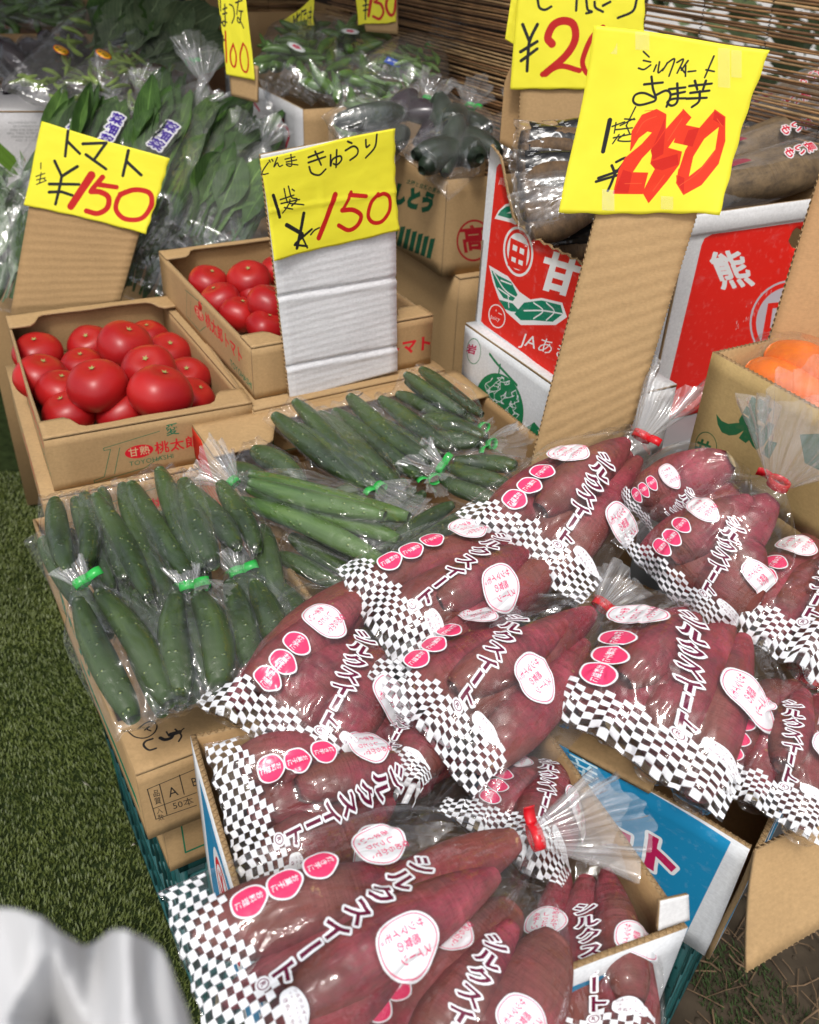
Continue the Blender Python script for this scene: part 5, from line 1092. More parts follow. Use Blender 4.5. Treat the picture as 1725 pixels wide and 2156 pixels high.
cbag('bag of two cucumbers with green tape at the left rim of the left carton, lower',(330,1515,.945),(172,1226,1.075),.098,2,31,lean=.55,tuft=.03)
cbag('bag of cucumbers at the left corner, its gathered end hanging over the carton rim',(150,1040,1.235),(166,1218,1.09),.085,2,32,lean=.5,tuft=.06,tape=None)
cbag('second bag from the left in the upper row of the left cucumber carton',(225,1025,1.23),(345,1290,1.06),.085,2,33,lean=.45,tape=None)
cbag('third bag in the upper row of the left carton, frosted with dew',(300,1000,1.24),(425,1232,1.09),.090,2,34,lean=.45,tuft=.04)
cbag('fourth bag in the upper row of the left cucumber carton',(375,1005,1.235),(455,1205,1.1),.070,1,35,lean=.45,tape=None)
cbag('rightmost bag in the upper row of the left carton, below the middle carton',(435,1010,1.22),(530,1180,1.11),.085,2,36,lean=.45,tuft=.035,tape=None)
cbag('bag of stubby cucumbers in the lower middle of the left carton, tied at the top',(420,1480,.965),(395,1235,1.08),.105,2,37,lean=.55,tuft=.03,lst=CUK)
cbag('lower right bag in the left carton, partly under the sweet potatoes',(570,1420,1.0),(500,1205,1.12),.095,2,38,lean=.5)
cbag('loose bag of cucumbers under the others in the left carton',(470,1460,1.0),(330,1215,1.13),.16,3,39,lean=.3,tape=None)
cbag('bag of cucumbers lying deep in the shadow of the left carton',(640,1420,1.04),(540,1230,1.14),.12,2,40,lean=.3)
cbag('large bag of pale green cucumbers on the middle carton\'s rim, taped at its left',(850,1140,1.12),(490,1016,1.225),.118,3,41,lst=CUK2,lean=.55,tuft=.06,tape_dir=(.3,1,.3),lay2=1,tape_rot=2.4)
cbag('bag of one long cucumber at the back left of the middle carton, green tape',(590,855,1.44),(800,1026,1.30),.085,2,42,lean=.5,tuft=.06,tape_dir=(0,1,.1))
cbag('second bag from the left standing up at the back of the middle carton',(715,845,1.47),(915,1008,1.33),.085,2,43,lean=.5,tuft=.035)
cbag('bag of dark cucumbers at the back right of the middle carton',(850,800,1.52),(1018,900,1.42),.10,3,44,lean=.5,tuft=.02,lay2=1)
cbag('bag at the right rim of the middle carton with a bright green tape flag',(870,900,1.44),(1035,935,1.38),.10,2,45,lean=.4,tuft=.06)
cbag('bag of cucumbers in the right front of the middle carton beside the topmost potatoes',(1080,1030,1.30),(930,985,1.35),.12,3,46,lean=.4,tuft=.05)
cbag('bag of cucumbers under the others at the left of the middle carton',(500,960,1.36),(640,1040,1.30),.10,2,47,lean=.4)
cbag('bag of cucumbers deep in the middle of the middle carton',(700,1120,1.27),(880,1010,1.36),.16,4,48,lean=.25,tape=None)
cbag('bag of cucumbers deep at the front of the middle carton',(830,1230,1.20),(1000,1080,1.29),.16,4,49,lean=.25,tape=None)
cbag('bag of cucumbers lying across the back of the middle carton',(640,930,1.42),(860,930,1.45),.14,3,50,lean=.25,tape=None)
cbag('slim bag of cucumbers squeezed between the two leftmost bags of the left carton',(185,1035,1.235),(255,1260,1.10),.075,2,51,lean=.4,tape=None)
cbag('bag of cucumbers under the upper row of the left carton, toward its middle',(330,1080,1.22),(400,1300,1.08),.13,3,52,lean=.25,tape=None)
cbag('bag of cucumbers under the upper row of the left carton, at its left rim',(150,1110,1.22),(270,1340,1.08),.13,3,53,lean=.25,tape=None)
cbag('long dark cucumbers in a bag along the right side of the left carton',(500,1120,1.19),(590,1330,1.08),.10,2,54,lean=.3,tape=None)
cbag('bag of cucumbers between the two lower bags of the left carton',(385,1500,.97),(280,1260,1.09),.085,2,55,lean=.45,tape=None)
cbag('third bag standing at the back of the middle carton, slim and dark',(775,855,1.46),(965,970,1.36),.075,2,56,lean=.5,tape=None)
cbag('bag of dark cucumbers between the first two at the back of the middle carton',(640,880,1.44),(850,1050,1.29),.09,2,57,lean=.35,tape=None)
cbag('bag of cucumbers in the front left of the middle carton under the pale ones',(600,1130,1.20),(760,1230,1.14),.10,3,58,lean=.3,tape=None)
# ================================================================ tomatoes
def m_tomato():
    m,nt,b=newmat('tomato_skin'); L=nt.links
    c=ramp(nt,noise(nt,coords(nt),9,4),[(.3,(.30,.006,.010)),(.7,(.47,.016,.014))]); 
    sp=nd(nt,'ShaderNodeSeparateXYZ'); L.new(coords(nt),sp.inputs[0]); top=ramp(nt,sp.outputs[2],[(.026/1,(0,0,0)),(.040,(.35,.35,.35))]); c=mixc(nt,top,c,(.50,.10,.03))
    L.new(c,b.inputs['Base Color']); b.inputs['Roughness'].default_value=.34; b.inputs['Specular IOR Level'].default_value=.38; b.inputs['Subsurface Weight'].default_value=.08; b.inputs['Subsurface Radius'].default_value=(.01,.003,.002)
    L.new(bump(nt,noise(nt,coords(nt),60,2),.05,.001),b.inputs['Normal']); return m
MT=m_tomato(); MTS=simple('tomato_scar',(.32,.30,.10),.7,.2)
def tomato_mesh(seed):
    rs=np.random.RandomState(seed); nu,nv=30,20; V=[]; ph=rs.uniform(0,6.28,3)
    for i in range(nv+1):
        t=math.pi*i/nv
        for j in range(nu):
            a=2*math.pi*j/nu; r=.041*(1+.022*math.sin(5*a+ph[0])*math.sin(t)+.018*math.sin(3*a+ph[1])); dz=.80
            z=.041*dz*math.cos(t)-.0055*math.exp(-(t/.30)**2)+.003*math.exp(-((math.pi-t)/.35)**2); V.append((r*math.sin(t)**.92*math.cos(a),r*math.sin(t)**.92*math.sin(a),z))
    F=[(i*nu+j,i*nu+(j+1)%nu,(i+1)*nu+(j+1)%nu,(i+1)*nu+j) for i in range(nv) for j in range(nu)]
    F=[f[::-1] for f in F]; return mesh_np('tomato_body',V,F,smooth=True,mats=(MT,))
TM=[tomato_mesh(i) for i in range(4)]
def scar():
    V=[];F=[];V.append((0,0,.0295))
    for j in range(10):
        a=2*math.pi*j/10; r=.0052 if j%2==0 else .0022; V.append((r*math.cos(a),r*math.sin(a),.0292+(.0018 if j%2==0 else .0004)))
    for j in range(10): F.append((0,1+j,1+(j+1)%10))
    return mesh_np('stem_scar',V,F,mats=(MTS,))
SCAR=scar()
tomz=[ # photo centre, distance, size
 (80,745,0,.97,'far left corner of the left carton'),(88,795,1,1.0,'left wall of the left carton, second row'),(190,728,0,.90,'back of the left carton, beside the largest tomato at the top'),
 (264,727,2,1.05,'highest and largest at the back of the left carton'),(312,712,0,.86,'back right of the left carton, smallest one'),(356,745,0,.92,'right wall of the left carton, behind the glossy pair'),
 (314,780,2,1.0,'right of centre in the left carton, second row'),(205,812,3,1.05,'centre of the left carton, big and round'),(338,827,3,1.12,'front right of the left carton, the widest one'),
 (395,797,0,.88,'right wall of the left carton, half hidden'),(130,825,1,.92,'between the left tomatoes and the big centre one'),(145,872,0,.95,'front left of the left carton under the flap'),
 (258,868,0,.95,'front centre of the left carton, below the widest one'),(407,838,0,.82,'front right corner of the left carton, mostly hidden'),(175,775,0,.9,'behind the big centre tomato of the left carton')]
def tomato(u,v,z,sc,label,k):
    p=Pz(u,v,z); o=empty('tomato',None,label,'tomato','red tomatoes in the cartons')
    rs=np.random.RandomState(k+5); e=(rs.normal(-.25,.22),rs.normal(.1,.22),rs.uniform(0,6.28)); M=Matrix.Translation(Vector(p))@Matrix.Rotation(e[0]+.35,4,'X')@Matrix.Rotation(e[1],4,'Y')@Matrix.Rotation(e[2],4,'Z')@Matrix.Scale(sc,4)
    o.matrix_world=M; c=bpy.data.objects.new('tomato_body',TM[k%4]); COL.objects.link(c); c.parent=o; s=bpy.data.objects.new('stem_scar',SCAR); COL.objects.link(s); s.parent=o
def empty_fix(): pass
for k,(u,v,lay,sc,lb) in enumerate(tomz): tomato(u,v,(.752,.765,.795,.800)[lay],sc*1.16,'ripe red tomato, '+lb,k)
for k,(u,v,z,sc,lb) in enumerate([(440,597,.872,1.0,'back left of the rear carton'),(463,634,.868,1.0,'left side of the rear carton, with a dull sheen'),(525,590,.885,1.05,'back of the rear carton, big and round'),(538,622,.862,.92,'middle of the rear carton between its neighbours'),(505,662,.862,.95,'front left of the rear carton'),(566,641,.885,1.02,'beside the white sign board in the rear carton'),(585,570,.870,.9,'behind the white sign board in the rear carton'),(560,690,.86,.9,'front of the rear carton under the flap'),(640,600,.87,1.,'hidden behind the white board in the rear carton')]):
    tomato(u,v,z,sc*.95,'ripe red tomato, '+lb,k+20)
# ================================================================ heaps at the back
def gbag(name,label,cat,seam,neck,W,items,film=MF_B,**kw):
    kw.setdefault('tuft',.06); kw.setdefault('lean',.62); kw.setdefault('nu',64); kw.setdefault('nv',44); kw.setdefault('thick',.03)
    return bag(name,label,cat,seam,neck,W,items,film,**kw)
def scatter(lst,W,L,n,seed,zr=(.0,.035),sc=1.,along=.5,y0=.05,y1=.7):
    rs=np.random.RandomState(seed); out=[]
    for i in range(n):
        y=rs.uniform(y0,y1)*L; x=rs.uniform(-.42,.42)*W*(1-.5*y/L); z=rs.uniform(*zr)*(1-abs(x)/W*1.5); a=rs.normal(0,along)*math.pi; l=lst[0][1]*sc
        d=vec(math.sin(a),math.cos(a),rs.normal(0,.25)); d/=np.linalg.norm(d); c=vec(x,y,z); out.append((lst,c-d*l/2,c+d*l/2,sc*rs.uniform(.85,1.15)))
    return out
def leafbag(label,seam,neck,W,seed,n=24,lst=LEAF,tape=MPUR,sticker=None,name='leaf_bag',cat='bag of greens',group='bags of leafy greens',**kw):
    L=np.linalg.norm(Pt(*seam)-Pt(*neck)); rs=np.random.RandomState(seed); W=W*1.25
    dummy=[]
    r=gbag(name,label,cat,seam,neck,W,[(LD_,(x,L*.05,.004),(x*.9,L*.80,.012),1.0) for x in np.linspace(-W*.28,W*.28,3)],tape=kw.pop('tape2',None),group=group,seed=seed,hfill=.048,gather=True,wr=1.7,**kw)
    for i in range(n):
        x=rs.uniform(-.40,.40)*W; d=unit(vec(x*.25/W+rs.normal(0,.05),1,rs.normal(.0,.02))); s=rs.uniform(.62,.85)*L/.33
        place(lst[rs.randint(len(lst))],r,vec(x*.75,L*rs.uniform(.04,.16),.004+.026*rs.rand()),d,rs.normal(0,.7),(min(1.1,W/.17)*rs.uniform(.5,1.0),s,.35),name='leaf')
    return r
LD_=[(body_mesh('stalk',(MLF,),.25,.014,seed=91,p=.6,lump=.15),.25,.014)]
# printed purple vegetable label
cp=Canvas(.14,.30,1200); 
for i,ch in enumerate('菜畑菜'): cp.text(ch,.055,.105+i*.027,.025,lin((.25,.16,.55)),bold=.05,outline=(.003,(.75,.75,.75)))
MF_P=film_mat('purple_print_film',cp.image('purple_print'),haze=.03,refl=1.7,crinkle=.6,rough=.07)
leafbag('bag of greens with purple lettering, first behind the tomato sign at the left',(70,430,2.10),(225,205,2.30),.13,101,film=MF_P,tape2=None,lst=LEAF,tuft=.09)
leafbag('bag of greens with purple lettering, second behind the tomato sign',(165,440,2.07),(295,195,2.26),.13,102,film=MF_P,tape=None)
leafbag('bag of greens with purple lettering, third, right of the tomato sign top',(255,430,2.03),(420,220,2.19),.14,103,film=MF_P)
leafbag('bulging bag of leafy greens with a cloudy gathered top, middle of the heap',(310,470,1.98),(430,170,2.26),.16,104,tape2=None,tuft=.1)
leafbag('bag of dark greens below the heap, above the rear tomato carton',(300,600,2.02),(500,290,2.18),.18,105,n=13)
leafbag('bag of dark greens leaning against the rear tomato carton on its left',(300,640,2.06),(370,420,2.14),.15,106)
leafbag('bag of glossy dark greens between the tomato and cucumber signs',(430,540,2.02),(560,300,2.16),.18,107,n=13)
leafbag('upper right bag of greens in the heap, next to the white soybean carton',(400,400,2.10),(570,215,2.28),.17,108,tape2=None)
leafbag('bag of greens standing at the far left edge, lower one',(-10,650,2.06),(60,400,2.12),.16,109,n=12)
leafbag('bag of greens with a pale stalk at the left edge, behind the tomato sign',(-20,600,2.11),(95,370,2.18),.15,110,lst=LEAF)
leafbag('crumpled cloudy bag at the left edge above the greens',(-30,450,2.16),(60,390,2.2),.16,111,n=5,tape2=None)
leafbag('bag of greens filling the gap above the rear tomatoes',(480,560,2.06),(420,330,2.14),.16,112,n=12)
leafbag('bag of dark greens at the bottom of the heap beside the brown board',(340,560,2.06),(290,360,2.14),.16,113,n=12)
leafbag('cloudy bag tied at the top of the greens heap',(350,330,2.16),(400,130,2.38),.13,114,n=6,tape2=MGRN)
# base block under the greens heap
slab('greens_carton',Pt(-60,560,2.2)-ez*.03,.9,.42,Pt(-60,560,2.2)[2]-.04,YAW*.6,m_cardin,'low brown cartons under the heap of bagged greens','carton')
# soybean bags with leaves, left
def sticker(root,x,y,z,txt):
    c=Canvas(.044,.044,1500); c.ellipse((.022,.022),.021,.017,lin((.85,.25,.08)),rot=.4); c.ellipse((.022,.022),.0185,.0148,lin((.95,.70,.10)),rot=.4); c.text(txt,.008,.011,.016,K_,rot=.25,shear=.2,bold=.02)
    im=c.image('price_sticker'); m,nt,b=newmat('sticker'); it=nd(nt,'ShaderNodeTexImage',image=im,extension='CLIP'); uv=nd(nt,'ShaderNodeTexCoord'); nt.links.new(uv.outputs['UV'],it.inputs[0]); nt.links.new(it.outputs['Color'],b.inputs['Base Color']); b.inputs['Roughness'].default_value=.3
    a=np.linspace(0,2*np.pi,24,endpoint=False); ca,sa=math.cos(-.4),math.sin(-.4); E=np.c_[.0205*np.cos(a),.0165*np.sin(a)]@np.array([[ca,sa],[-sa,ca]])
    V=np.c_[E,np.full(24,0)]+np.array([x,y,z]); V=np.vstack([V,V-[0,0,.0006]]); uvv=np.vstack([E,E])/.044+.5
    F=[tuple(range(24))]+[(i,i+24,(i+1)%24+24,(i+1)%24) for i in range(24)]
    link('price_sticker',mesh_np('price_sticker',V,F,uvv,mats=(m,)),root)
def podbag(label,seam,neck,W,seed,n=48,lst=POD,leaves=4,stk=None,name='soybean_bag',film=MF_B,zr=(0,.05),llist=LEAFD,y1=.66,group='bags of green soybeans',cat='bag of green soybeans',**kw):
    L=np.linalg.norm(Pt(*seam)-Pt(*neck)); r=gbag(name,label,cat,seam,neck,W,scatter(lst,W,L,n,seed,zr=zr,y1=y1),film=film,seed=seed,group=group,hfill=.05,wr=1.6,**kw)
    rs=np.random.RandomState(seed)
    for i in range(leaves): place(llist[rs.randint(3)],r,vec(rs.uniform(-.15,.15)*W,L*rs.uniform(.4,.6),.02+.015*rs.rand()),vec(rs.normal(0,.35),1,.1),rs.normal(0,.5),float(rs.uniform(.5,.8)*L/.33),name='leaf')
    if stk: sticker(r,*stk)
    return r
podbag('left bag of soybean pods with an orange ¥690 sticker and a dark leafy top',(110,235,2.24),(285,5,2.64),.26,121,n=60,stk=(-.045,.165,.062,'¥690'),y1=.75,leaves=5,nu=70)
podbag('right bag of soybean pods with an orange sticker, its big dull leaves folded over',(215,225,2.22),(385,60,2.60),.24,122,n=42,stk=(-.055,.11,.066,'¥90'),y1=.6,leaves=9,nu=70)
podbag('bag of folded dull leaves behind the soybean pods',(300,150,2.52),(400,80,2.72),.24,123,n=6,leaves=9)
# soybean bags in the white carton
for i,(s,nk,W,lab,tp) in enumerate([((590,185,2.2),(690,95,2.42),.20,'left bag of green pods in the white soybean carton',None),((610,130,2.4),(640,60,2.6),.18,'small bag at the back left of the soybean carton with white print',None),((745,150,2.35),(760,60,2.55),.22,'bag with a round red flower seal at the back of the soybean carton',None),((830,180,2.22),(905,98,2.45),.20,'right bag of green pods tied with green tape before the bamboo blind',MGRN),((700,225,2.18),(790,150,2.35),.22,'front middle bag of green pods in the soybean carton',None),((790,215,2.2),(850,130,2.35),.18,'bag of pods with a small blue label in the soybean carton',None),((660,110,2.5),(720,70,2.6),.2,'bag of pods at the far rim of the soybean carton',None)]):
    r=podbag(lab,s,nk,W,130+i,n=22,lst=PEP if i%2==0 else PODD,leaves=0,y1=.72,tape=tp,tuft=.11,group='bags of green pods in the white carton')
    if i in (2,0):
        c=Canvas(.05,.05,1200); c.ellipse((.025,.025),.024,.019,WHT); c.ellipse((.025,.025),.022,.017,lin((.1,.4,.2)),ring=.93)
        for a in range(5): c.ellipse((.025+.0065*math.cos(a*1.257),.023+.005*math.sin(a*1.257)),.0045,.004,lin((.8,.12,.3)))
        im=c.image('seal'); m,nt,b=newmat('seal'); it=nd(nt,'ShaderNodeTexImage',image=im); uv=nd(nt,'ShaderNodeTexCoord'); nt.links.new(uv.outputs['UV'],it.inputs[0]); nt.links.new(it.outputs['Color'],b.inputs['Base Color'])
        a=np.linspace(0,2*np.pi,20,endpoint=False); E=np.c_[.024*np.cos(a),.019*np.sin(a)]; V=np.c_[E,np.zeros(20)]+[-.02,.11,.056]; link('seal',mesh_np('seal',V,[tuple(range(20))],E/.05+.5,mats=(m,)),r)
    if i==5:
        c=Canvas(.04,.03,1200); c.poly(c.px([(0,0),(.04,0),(.04,.03),(0,.03)]),lin((.12,.3,.7))); c.text('なかや',.004,.006,.012,WHT,bold=.03); im=c.image('blue_label'); m,nt,b=newmat('blue_label'); it=nd(nt,'ShaderNodeTexImage',image=im); uv=nd(nt,'ShaderNodeTexCoord'); nt.links.new(uv.outputs['UV'],it.inputs[0]); nt.links.new(it.outputs['Color'],b.inputs['Base Color'])
        V=np.array([(-.02,.09,.055),(.02,.09,.055),(.02,.12,.056),(-.02,.12,.056)]); link('label_sticker',mesh_np('label_sticker',V,[(0,1,2,3)],[(0,0),(1,0),(1,1),(0,1)],mats=(m,)),r)
# dark vegetables on the shishito carton
for i,(s,nk,W,lst,lab,tp,nn) in enumerate([((720,300,1.98),(830,262,2.08),.17,ZUC,'crumpled clear bag behind the cucumber sign',None,2),((835,300,2.0),(900,210,2.14),.17,EGG,'bag of dark aubergines tied with green tape, left of the pair',MGRN,4),((960,300,2.02),(990,225,2.15),.16,ZUC,'bag of dark squash tied with green tape, right of the pair',MGRN,3),((890,365,1.95),(1005,290,2.02),.17,ZUC,'bag with a round pale stalk end, lying at the front of the ししとう carton',None,3),((1050,330,2.05),(1080,240,2.2),.17,EGG,'bag of dark vegetables at the right of the ししとう carton',MGRN,4),((800,280,2.1),(700,240,2.15),.16,PEP,'bag of long peppers at the back of the ししとう carton',None,10),((1000,355,1.95),(960,290,2.03),.13,ZUC,'small bag of squash at the right rim of the ししとう carton',None,2)]):
    L=np.linalg.norm(Pt(*s)-Pt(*nk)); gbag('vegetable_bag',lab,'bag of vegetables',s,nk,W,scatter(lst,W,L,nn,150+i,zr=(.0,.03),along=.15,y0=.3,y1=.6),tape=tp,tuft=.075,seed=150+i,group='bags of dark vegetables')
# aubergines top left, greens top left corner
for i,(s,nk,W,lab) in enumerate([((-20,165,2.45),(60,120,2.6),.22,'bag of aubergines at the left edge'),((60,180,2.4),(120,120,2.6),.2,'bag of aubergines in the middle of the pale carton'),((110,150,2.5),(170,92,2.75),.2,'bag of aubergines next to the soybean pods')]):
    L=np.linalg.norm(Pt(*s)-Pt(*nk)); gbag('aubergine_bag',lab,'bag of aubergines',s,nk,W,scatter(EGG,W,L,8,170+i,zr=(0,.05),along=.2,y0=.2,y1=.7),seed=170+i,group='bags of aubergines')
for i,(s,nk,W,lab) in enumerate([((-30,60,3.15),(40,5,3.35),.3,'bag of dark greens in the top left corner'),((70,60,3.15),(100,-30,3.4),.3,'second bag of dark greens at the top left'),((140,60,3.1),(130,-20,3.35),.24,'tall clear bag of green peppers at the top left, beside the dark gap')]):
    podbag(lab,s,nk,W,180+i,n=24,lst=PEP,leaves=7,llist=LEAF,group='bags of greens at the top left',cat='bag of greens')
for i,(s,nk,lab) in enumerate([((265,20,2.9),(330,-5,3.0),'small bag of aubergines on the rear carton, top centre'),((350,25,2.85),(420,5,2.95),'flat clear bag on the rear carton, top centre')]):
    L=np.linalg.norm(Pt(*s)-Pt(*nk)); gbag('aubergine_bag',lab,'bag of aubergines',s,nk,.2,scatter(EGG,.2,L,4,190+i,zr=(0,.02),along=.3,y0=.3,y1=.6),seed=190+i,group='bags of aubergines')
# burdock in the red carton: clear bags with black printed bands
cbk=Canvas(.14,.5,1000); cbk.poly(cbk.px([(0,.10),(.14,.10),(.14,.445),(0,.445)]),(.012,.012,.013))
for k in range(40): x=rs.uniform(0,.14); y_=.38+.05*rs.rand(); cbk.line(cbk.px([(x,y_),(x+.002,y_+.025*rs.rand())]),2,(.5,.5,.5)); 
cbk.ellipse((.07,.34),.032,.028,(.6,.6,.6)); cbk.ellipse((.07,.34),.028,.024,(.012,.012,.013)); cbk.text('ごぼう',.03,.13,.045,(.6,.6,.6),vertical=True,bold=.02); cbk.text('國',.052,.315,.036,(.6,.6,.6),bold=.03)
MF_K=film_mat('black_print_film',cbk.image('black_print'),haze=.015,refl=1.2,crinkle=.5,rough=.07)
for i,(s,nk,W,lab) in enumerate([((1082,305,1.48),(1330,345,1.50),.09,'upper bag of burdock with a black printed band'),((1150,300,1.54),(1350,290,1.58),.08,'bag of burdock with a black band and a round white mark at the back'),((1078,372,1.45),(1330,372,1.46),.09,'middle bag of burdock with black band and rust coloured tip'),((1085,415,1.43),(1320,405,1.44),.08,'pale burdock root in its bag below the black bands'),((1090,465,1.41),(1300,395,1.40),.09,'lowest bag of burdock, mottled root pointing to the torn rim'),((1120,500,1.46),(1330,470,1.46),.09,'bag of burdock in the dark bottom of the red carton')]):
    L=np.linalg.norm(Pt(*s)-Pt(*nk)); gbag('burdock_bag',lab,'bag of burdock',s,nk,W,[(ROO,(x,.01,0),(x*.6,L*.97,0),1.15) for x in (-W*.22,W*.2)],film=MF_K if i in (0,1,2,5) else MF_B,seed=200+i,thick=.015,group='bags of burdock',nu=60,nv=30,seamw=.6,shape=lambda t:1-.25*t)
# yams in the bear box
cy_=Canvas(.16,.6,900); cy_.text('長いも',.06,.2,.034,lin((.75,.1,.2)),vertical=True,bold=.03,outline=(.003,(.7,.7,.7))); cy_.poly(cy_.px([(.0,.42),(.06,.40),(.05,.5),(0,.52)]),lin((.55,.25,.3)))
MF_Y=film_mat('yam_film',cy_.image('yam_print'),haze=.05,refl=1.4,crinkle=.35,rough=.08,hazecol=(.8,.76,.74))
for i,(s,nk,W,lab) in enumerate([((1440,430,1.50),(1800,305,1.62),.105,'front bag of long yam with red lettering, lying on the white rim'),((1430,385,1.60),(1800,250,1.72),.11,'second bag of long yam, pinkish film'),((1445,330,1.72),(1790,190,1.84),.10,'third bag of yam, in front of the blind'),((1520,300,1.8),(1800,130,1.95),.10,'rear bag of yam with red print at the right edge')]):
    L=np.linalg.norm(Pt(*s)-Pt(*nk)); gbag('yam_bag',lab,'bag of yams',s,nk,W,[(YAM,(0,.01,0),(0,L*.98,0),1.05)]+([(YAM,(-.03,.04,-.02),(-.03,L*.9,-.02),.8)]),film=MF_Y,seed=210+i,thick=.035,group='bags of long yams',nu=60,nv=34,shape=lambda t:1-.1*t,wr=.7)
# carrots
for i,(s,nk,W,n,lab) in enumerate([((*P_e(1562,768,.950),),(*P_e(1810,872,.950),),.12,3,'bag of bright orange carrots in the brown 新 carton'),((*P_e(1680,800,1.02),),(*P_e(1850,850,1.02),),.12,2,'bag of carrots at the right edge behind the orange ones')]):
    L=np.linalg.norm(Pt(*s)-Pt(*nk)); gbag('carrot_bag',lab,'bag of carrots',s,nk,W,[(CAR,(x,.02,.0),(x*.8,L*.9,.0),1.25) for x in np.linspace(-W*.3,W*.3,n)],film=MF_C,seed=220+i,group='bags of carrots',wr=.5)
# ================================================================ setting
def sheet(name,pts,mat,z,label=None,sub=1):
    V=[(x,y,z) for x,y in pts]; o=link(name,mesh_np(name,V,[tuple(range(len(V)))],mats=(mat,))); tag(o,kind='structure'); return o
m_soil=simple('soil',(.060,.046,.032),.95,.1,nscale=7,var=.5,bumpk=1,bscale=30)
m_pave=simple('pavement',(.46,.44,.41),.9,.2,nscale=3,var=.15)
m_turfb=simple('turf_backing',(.020,.030,.010),.95,.05,nscale=40,var=.4)
sheet('pavement',[(-60,-20),(60,-20),(60,80),(-60,80)],m_pave,-.012)
sheet('soil',[(.22,-.4),(2.0,-.4),(2.0,2.2),(.22,2.2)],m_soil,-.004)
sheet('turf_ground',[(-3.4,-.6),(.215,-.6),(.215,3.6),(-3.4,3.6)],m_turfb,-.003)
# artificial turf: blades
def blades(name,n,xr,yr,h,mat,seed,clump=None,lab=None):
    r=np.random.RandomState(seed); x=r.uniform(*xr,n); y=r.uniform(*yr,n)
    if clump is not None: k=clump(x,y); x,y=x[k],y[k]; n=len(x)
    a=r.uniform(0,2*np.pi,n); hh=h*r.uniform(.6,1.25,n); w=.0011*r.uniform(.8,1.4,n); ln=hh*r.uniform(.4,1.3,n); b=a+r.normal(0,.4,n); patch=.3*np.sin(x*9+1)+.3*np.sin(y*7+x*3); b=b*.55+patch*1.3
    dx,dy=np.cos(a)*w,np.sin(a)*w; lx,ly=np.cos(b)*ln,np.sin(b)*ln
    P=np.stack([np.c_[x-dx,y-dy,np.zeros(n)],np.c_[x+dx,y+dy,np.zeros(n)],np.c_[x+dx*.8+lx*.4,y+dy*.8+ly*.4,hh*.65],np.c_[x-dx*.8+lx*.4,y-dy*.8+ly*.4,hh*.65],np.c_[x+lx,y+ly,hh*.95]],1).reshape(-1,3)
    i=np.arange(n)*5; F=[tuple(q) for q in np.c_[i,i+1,i+2,i+3]]+[tuple(q) for q in np.c_[i+3,i+2,i+4]]
    o=link(name,mesh_np(name,P,F,mats=(mat,))); tag(o,lab,'grass',kind='stuff'); return o
def turf_mat():
    m,nt,b=newmat('turf_blades'); L=nt.links; n=noise(nt,coords(nt),5,4); n2=noise(nt,coords(nt),300,2)
    c=ramp(nt,n,[(.3,(.062,.085,.016)),(.7,(.115,.145,.030))]); c=mixc(nt,ramp(nt,n2,[(.45,(0,0,0)),(.75,(.45,.45,.45))]),c,(.15,.16,.05)); L.new(c,b.inputs['Base Color']); b.inputs['Roughness'].default_value=.5; return m
blades('turf',240000,(-1.35,.20),(.25,2.3),.0075,turf_mat(),1,clump=lambda x,y:(x*.87+y*.5<.35)|(y<.5),lab='short green artificial turf covering the ground at the left')
m_moss=simple('moss',(.035,.060,.018),.8,.2,nscale=60,var=.5)
blades('moss_patch',9000,(.35,.85),(.5,1.0),.012,m_moss,2,clump=lambda x,y:(np.sin(x*23)+np.sin(y*19+x*9))>.35,lab='low green moss on the soil at the right')
# twigs and needles on the soil
r=np.random.RandomState(9); V=[];F=[]
for k in range(900):
    x,y=r.uniform(.30,1.1),r.uniform(.2,1.3); a=r.uniform(0,6.28); ln=r.uniform(.02,.09); w=r.uniform(.0006,.0018); z=r.uniform(.001,.014); dz=r.uniform(-.008,.012); d=vec(math.cos(a),math.sin(a),0); s=vec(-d[1],d[0],0); p=vec(x,y,z); q=p+d*ln+ez*abs(dz); b=len(V)
    mid=(p+q)/2+s*r.uniform(-.006,.006)
    for c in (p,mid,q): V+= [c-s*w,c+ez*w*1.4,c+s*w]
    for i in (0,3): F+=[(b+i,b+i+1,b+i+4,b+i+3),(b+i+1,b+i+2,b+i+5,b+i+4)]
tag(link('dry_twigs',mesh_np('dry_twigs',V,F,mats=(simple('twig',(.13,.085,.05),.85,.2,nscale=30,var=.5),))),'dry twigs and needles scattered over dark soil at the lower right','twigs',kind='stuff')
V=[];F=[]
for k in range(500):
    x,y,rr=r.uniform(.3,1.1),r.uniform(.2,1.3),r.uniform(.002,.008); b=len(V); 
    for i in range(6): a=i*1.047; V.append((x+rr*math.cos(a)*r.uniform(.7,1.2),y+rr*math.sin(a)*r.uniform(.7,1.2),-.003))
    V.append((x,y,rr*.7)); F+=[(b+i,b+(i+1)%6,b+6) for i in range(6)]
tag(link('soil_crumbs',mesh_np('soil_crumbs',V,F,mats=(m_soil,))),'crumbs of dark soil at the lower right','soil',kind='stuff')
